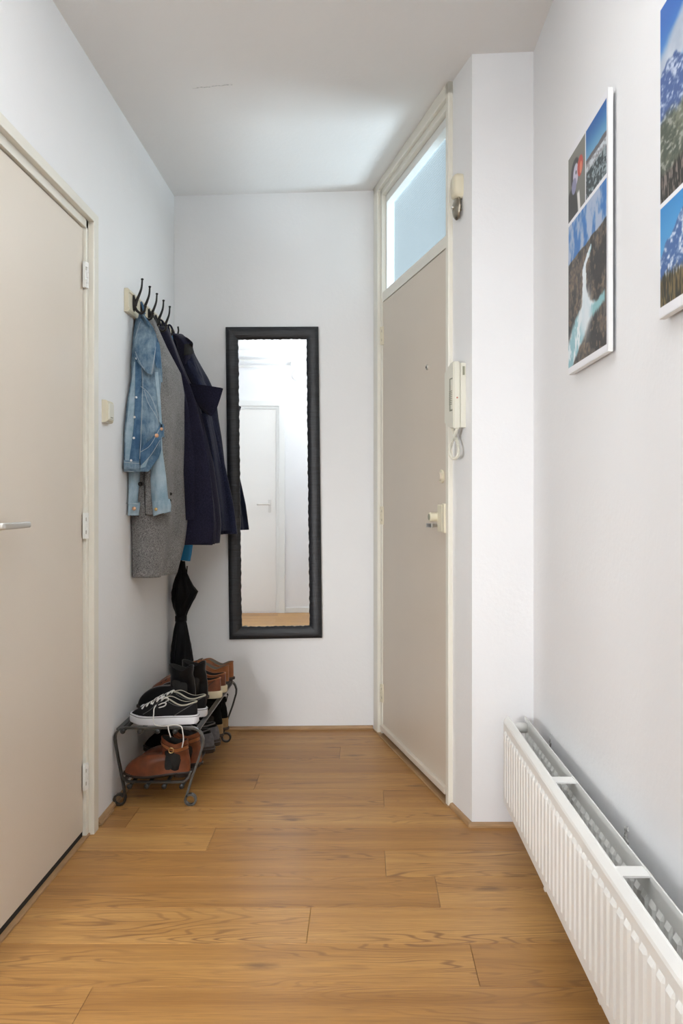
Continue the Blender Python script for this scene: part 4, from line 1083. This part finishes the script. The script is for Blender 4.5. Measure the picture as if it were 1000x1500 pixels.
# skate shoes
for k, (hX, Y, lb) in enumerate(((-.616, 3.215, 'black canvas sneaker with white sole, frontmost on the top shelf'), (-.602, 3.318, 'black canvas sneaker with white sole, second from the front on the top shelf'))):
    r, g, tw, up = shoe('canvas_sneaker', lb, 'shoe', 'pair of black canvas sneakers on the top shelf', hX, Y, ZT, .250, .094, m_canvas, m_rubw, .033, .50, .046, .060, vamp=(1.15, 1.25), rim=(m_rim, .0030), lining=m_canvas, toe_sharp=.30, yaw=0)
    nc2 = near_cols(g)
    edge_line(g, [(2, nc2(20)), (5, nc2(19)), (8, nc2(20)), (10, nc2(21)), (12, nc2(22))], .001, .0011, m_piping, 'seam_piping', r)
    edge_line(g, [(1, nc2(11)), (6, nc2(9)), (10, nc2(7)), (13, nc2(4))], .001, .0011, m_piping, 'seam_piping', r)
    edge_line(g, [(13, nc2(j)) for j in (2, 5, 8, 11, 14, 17, 20)], .002, .0011, m_piping, 'collar_piping', r)
    P = [tw(*[(.125*q) for q in (0, 0)], 0)]
    # thin dark foxing line round the sole
    lp = [v+Vector((0, 0, 0)) for v in g[0]]; cc = sum(lp, Vector())/56
    MB().tube([cc+(v-cc)*1.055+Vector((0, 0, -.001)) for v in lp]+[cc+(lp[0]-cc)*1.055+Vector((0, 0, -.001))], .0011, 6, False).build('foxing_stripe', m_piping, so if False else r, True)
    la = lacing(r, g, nc2, .0034)
    if k == 0:
        a = U(226, 1038, 3.18); pts = [U(232, 1030, 3.20), U(226, 1037, 3.175), U(225, 1046, 3.160), U(224.5, 1055, 3.150), U(228, 1062, 3.137), U(240, 1063.5, 3.130), U(255, 1062, 3.128), U(265, 1064, 3.130), U(267.5, 1072, 3.132), U(268.5, 1084, 3.134), U(266.5, 1095, 3.134)]
        MB().tube(bez(pts, 6), .0021, 7).build('loose_lace', m_lace, la, True)
        MB().tube(bez([U(246, 1063, 3.131), U(247, 1070, 3.130), U(250, 1080, 3.130)], 6), .0021, 7).build('loose_lace', m_lace, la, True)
        for pts in ([U(233, 1031, 3.20), U(239, 1024, 3.19), U(245, 1022, 3.19), U(246, 1026, 3.19), U(238, 1030, 3.19)], [U(230, 1034, 3.19), U(238, 1030, 3.175), U(243, 1030, 3.175), U(241, 1034, 3.175), U(232, 1037, 3.18)]):
            MB().tube(bez(pts, 5), .0022, 6).build('lace_bow', m_lace, la, True)
# black leather ankle boots
for hX, Y, lb in ((-.662, 3.425, 'black leather ankle boot standing behind the canvas sneakers, the front one'), (-.630, 3.515, 'black leather ankle boot standing behind the canvas sneakers, the rear one')):
    r, g, tw, up = shoe('ankle_boot', lb, 'boot', 'pair of black leather ankle boots', hX, Y, ZT, .235, .082, m_leab, m_dsole, .012, .44, .055, .072, shaft=.085, shaft_w=.040, shaft_len=.098, heel_h=.022, vamp=(1.7, 2.0), toe_sharp=.33)
    nc2 = near_cols(g); edge_line(g, [(i, nc2(14)) for i in (4, 8, 12, 16, 20, 24, 26)], .0006, .0011, m_suede, 'side_seam', r)
# brown sneakers with cream soles
for hX, Y, lb in ((-.595, 3.625, 'brown leather sneaker with cream sole on the top shelf, the front one'), (-.590, 3.727, 'brown leather sneaker with cream sole on the top shelf, the rear one')):
    r, g, tw, up = shoe('leather_sneaker', lb, 'shoe', 'pair of brown sneakers with cream soles', hX, Y, ZT, .300, .100, m_tan, m_rubc, .030, .48, .052, .072, rim=(m_tan2, .003))
    lacing(r, g, None, .0024, m=m_dsole)
    nc2 = near_cols(g); edge_line(g, [(1, nc2(9)), (6, nc2(8)), (10, nc2(7)), (13, nc2(6))], .001, .0014, m_dsole, 'heel_seam', r)
for hX, Y, lb in ((-.592, 3.825, 'tan leather shoe at the far end of the top shelf, the front one'), (-.585, 3.915, 'tan leather shoe at the far end of the top shelf, the rear one')):
    r, g, tw, up = shoe('leather_shoe', lb, 'shoe', 'pair of tan leather shoes at the far end', hX, Y, ZT, .290, .092, m_tan2, m_dsole, .012, .46, .068, .088, heel_h=.016, lining=m_insole, rim=(m_tan2, .0028))
    lacing(r, g, None, .0018, 3, m_dsole)
# cognac strap boots, lower shelf
for k, (hX, Y, lb) in enumerate(((-.640, 3.205, 'cognac leather ankle boot with buckled strap, front one on the lower shelf'), (-.618, 3.315, 'cognac leather ankle boot with buckled strap, rear one on the lower shelf'))):
    r, g, tw, up = shoe('strap_boot', lb, 'boot', 'pair of cognac strap boots', hX, Y, ZB, .248, .088, m_tan, m_dsole, .009, .43, .050, .068, shaft=.066, shaft_w=.040, shaft_len=.100, heel_h=.010, toe_sharp=.32, vamp=(1.75, 2.05))
    nc2 = near_cols(g); bv = BVHTree.FromPolygons([v.co+up.location+r.location for v in up.data.vertices], [tuple(p.vertices) for p in up.data.polygons])
    A, B = [], []
    for q in range(15):
        f = q/14; z_ = lerp(ZB+.030, ZB+.100, f); xa, xb = hX+lerp(-.092, -.086, f), hX+lerp(-.062, -.058, f)
        if f < .2: xa += .006*(1-f/.2)**2; xb -= .010*(1-f/.2)**2
        ra_, rb_ = [], []
        for w_ in range(9):
            x_ = lerp(xa, xb, w_/8); h = bv.ray_cast(Vector((x_, Y-.5, z_)), Vector((0, 1, 0)))[0]
            if h is None: h = Vector((x_, Y-.04, z_))
            rb_.append(h)
        y0_, y1_, ym_ = rb_[0].y, rb_[-1].y, min(rb_[4].y, (rb_[0].y+rb_[-1].y)/2)
        for w_ in range(9):
            u_ = w_/8; yq = lerp(y0_, y1_, u_)+4*u_*(1-u_)*(ym_-(y0_+y1_)/2)-.0032
            ra_.append(Vector((rb_[w_].x, yq, z_))); rb_[w_] = Vector((rb_[w_].x, yq+.004, z_))
        A.append(ra_); B.append(rb_)
    MB().loops([a+b[::-1] for a, b in zip(A, B)], True, True, True).build('elastic_gore', m_elastic, r)
    s_ = cells(g, 20, 23, 0, 56, .003, m_tan2, 'ankle_strap', r, .002)
    for e_ in (20, 23): edge_line(g, [(e_, nc2(q)) for q in range(2, 27, 3)], .0035, .0008, m_dsole, 'strap_edge', s_)
    p = g[21][nc2(15)]+Vector((0, -.006, 0)); c = [p+Vector((.008*math.copysign(abs(math.cos(a))**.6, math.cos(a)), 0, .009*math.copysign(abs(math.sin(a))**.6, math.sin(a)))) for a in [2*PI*q/16 for q in range(17)]]
    MB().tube(c, .0017, 6, False).build('buckle', m_brass, s_, True)
# black-and-grey shoes, lower shelf
for hX, Y, lb in ((-.604, 3.50, 'black shoe with grey heel in the middle of the lower shelf, the front one'), (-.598, 3.60, 'black shoe with grey heel in the middle of the lower shelf, the rear one')):
    r, g, tw, up = shoe('running_shoe', lb, 'shoe', 'pair of black shoes with grey heels', hX, Y, ZB, .285, .102, m_suede, m_dsole, .026, .50, .066, .088, rim=(m_piping, .0035), inset=.075)
    nc2 = near_cols(g)
    cells(g, 1, 11, -9, 9, .002, m_gshoe, 'heel_counter', r)
    lp = g[0]; cc = sum(lp, Vector())/56
    MB().tube([cc+(v-cc)*1.05+Vector((0, 0, -.004)) for v in lp]+[cc+(lp[0]-cc)*1.05+Vector((0, 0, -.004))], .0016, 6, False).build('sole_stripe', m_gshoe, r, True)
for hX, Y, lb in ((-.606, 3.735, 'black desert boot with sand coloured heel at the far end below, the front one'), (-.600, 3.845, 'black desert boot with sand coloured heel at the far end below, the rear one')):
    r, g, tw, up = shoe('desert_boot', lb, 'boot', 'pair of black and sand boots', hX, Y, ZB, .270, .096, m_suede, m_dsole, .014, .46, .060, .078, shaft=.070, shaft_w=.040, shaft_len=.10)
    cells(g, 0, 9, -9, 9, .002, m_sand, 'heel_counter', r)
    p = g[-1][0]; MB().ribbon([p+Vector((.0, 0, -.02)), p+Vector((.004, 0, .0)), p+Vector((.008, 0, .010)), p+Vector((.004, 0, .016))], .014, .003).build('pull_tab', m_suede, r)

# ------------------------------------------------------------------ light
UP = 33.0; WIN = 20.0; LAND = 58.0; LAND2 = 60.0; HALL = 2.0; FLO = 9.5
def area(name, loc, rot, sx, sy, power, col):
    l = bpy.data.lights.new(name, 'AREA'); l.shape = 'RECTANGLE'; l.size = sx; l.size_y = sy; l.energy = power; l.color = col
    o = bpy.data.objects.new(name, l); COL.objects.link(o); o.location = loc; o.rotation_euler = rot; return o
def aim(o, tgt): o.rotation_euler = (Vector(tgt)-o.location).to_track_quat('-Z', 'Y').to_euler()
wl_ = area('window_daylight', (XF-.14, (W0+W1)/2, (WZ0+WZ1)/2), (0, 0, 0), 1.6, 2.0, WIN, (.92, .965, 1)); aim(wl_, (XF+1, (W0+W1)/2, (WZ0+WZ1)/2))
tp = TD @ Vector((.55, -1.4, 1.42)); tl_ = area('landing_daylight', tp, (0, 0, 0), .5, .5, LAND, (.88, .93, 1.0)); aim(tl_, TD @ Vector((.6, 0, 2.3)))
lx, ly, lz = .22, .45, 2.02
cl = thing('bowl_fill', (lx, ly, ceil_z(lx)), 'added white bowl fill light hanging above the viewer, outside the picture', 'lamp')  # unseen bowl added to bounce soft fill off the ceiling
MB().cyl((lx, ly, ceil_z(lx)), (lx, ly, ceil_z(lx)-.03), .05, 32, r2=.035, bev=.004).build('ceiling_rose', m_white, cl, True)
MB().tube([(lx, ly, ceil_z(lx)-.02), (lx, ly, lz-.06)], .004, 8).build('cord', m_white, cl, True)
MB().loops([[(lx+r*math.cos(a), ly+r*math.sin(a), lz+h) for a in [2*PI*q/40 for q in range(40)]] for r, h in ((.01, -.08), (.07, -.07), (.13, -.04), (.17, .01), (.18, .04), (.176, .04), (.165, .01), (.12, -.03), (.01, -.06))], True, True, True).build('bowl_shade', m_white, cl, True)
ul = area('bowl_fill_light', (lx, ly, lz-.005), (PI, 0, 0), .22, .22, UP, (.90, .955, 1))
hx_, hy_ = -.22, 1.95; hz_ = ceil_z(hx_)
hl_ = thing('ceiling_fill', (hx_, hy_, hz_), 'added flat round white ceiling fill light just above the top edge of the picture', 'lamp')  # unseen fixture added to brighten the middle and back of the hall
MB().loops([[(hx_+r*math.cos(a), hy_+r*math.sin(a), hz_+h) for a in [2*PI*q/48 for q in range(48)]] for r, h in ((.165, -.001), (.17, -.02), (.165, -.05), (.155, -.052), (.15, -.040), (.15, -.006))], True, True, True).build('ceiling_fill_ring', m_white, hl_, True)
area('ceiling_fill_light', (hx_, hy_, hz_-.042), (0, 0, 0), .2, .2, HALL, (1, .985, .965))
fx_, fy_, fz_ = -1.16, .30, .98
fl_ = thing('floor_fill', (fx_, fy_, 0), 'added standing reflector fill light at the side behind the viewer, outside the picture', 'lamp')  # unseen reflector added as frontal fill for the low back of the hall
MB().cyl((fx_, fy_, 0), (fx_, fy_, .02), .14, 40, bev=.003).build('base', m_white, fl_, True)
MB().tube([(fx_, fy_, .02), (fx_, fy_, .96)], .009, 12).build('pole', m_white, fl_, True)
fd = (Vector((-.30, 4.1, .75))-Vector((fx_, fy_, fz_))).normalized(); fa = fd.orthogonal().normalized(); fb = fd.cross(fa)
MB().loops([[Vector((fx_, fy_, fz_))+fd*h+(fa*math.cos(a)+fb*math.sin(a))*r for a in [2*PI*q/40 for q in range(40)]] for h, r in ((-.06, .03), (-.05, .08), (.02, .16), (.08, .19), (.078, .186), (.02, .15), (-.03, .08), (-.035, .02))], True, True, True).build('reflector_shade', m_white, fl_, True)
fo_ = area('floor_fill_light', Vector((fx_, fy_, fz_))+fd*.02, (0, 0, 0), .28, .28, FLO, (.97, .985, 1)); fo_.data.spread = math.radians(80); aim(fo_, (-.30, 4.1, .75))
t2 = TD @ Vector((1.15, -.95, 2.8)); l2 = area('landing_skylight', t2, (0, 0, 0), 1.2, 1.3, LAND2, (.98, .985, 1.0)); aim(l2, TD @ Vector((.75, 0, 2.32)))
w = bpy.data.worlds.new('World'); sc.world = w; w.use_nodes = True
bgn = w.node_tree.nodes['Background']; bgn.inputs[0].default_value = (.84, .92, 1.0, 1); bgn.inputs[1].default_value = .55

# ------------------------------------------------------------------ camera
cam = bpy.data.cameras.new('camera'); co_ = bpy.data.objects.new('camera', cam); COL.objects.link(co_)
co_.location = (0, 0, CAMH); co_.rotation_euler = (PI/2, 0, 0)
cam.sensor_fit = 'VERTICAL'; cam.sensor_height = 36; cam.sensor_width = 24; cam.lens = F/1500*36
cam.shift_x = -(VX-500)/1500; cam.shift_y = -(750-VY)/1500; cam.clip_start = .01
sc.camera = co_
sc.view_settings.view_transform = 'Standard'; sc.view_settings.look = 'None'; sc.view_settings.gamma = 1
sc.view_settings.use_curve_mapping = False; sc.view_settings.exposure = 0.35
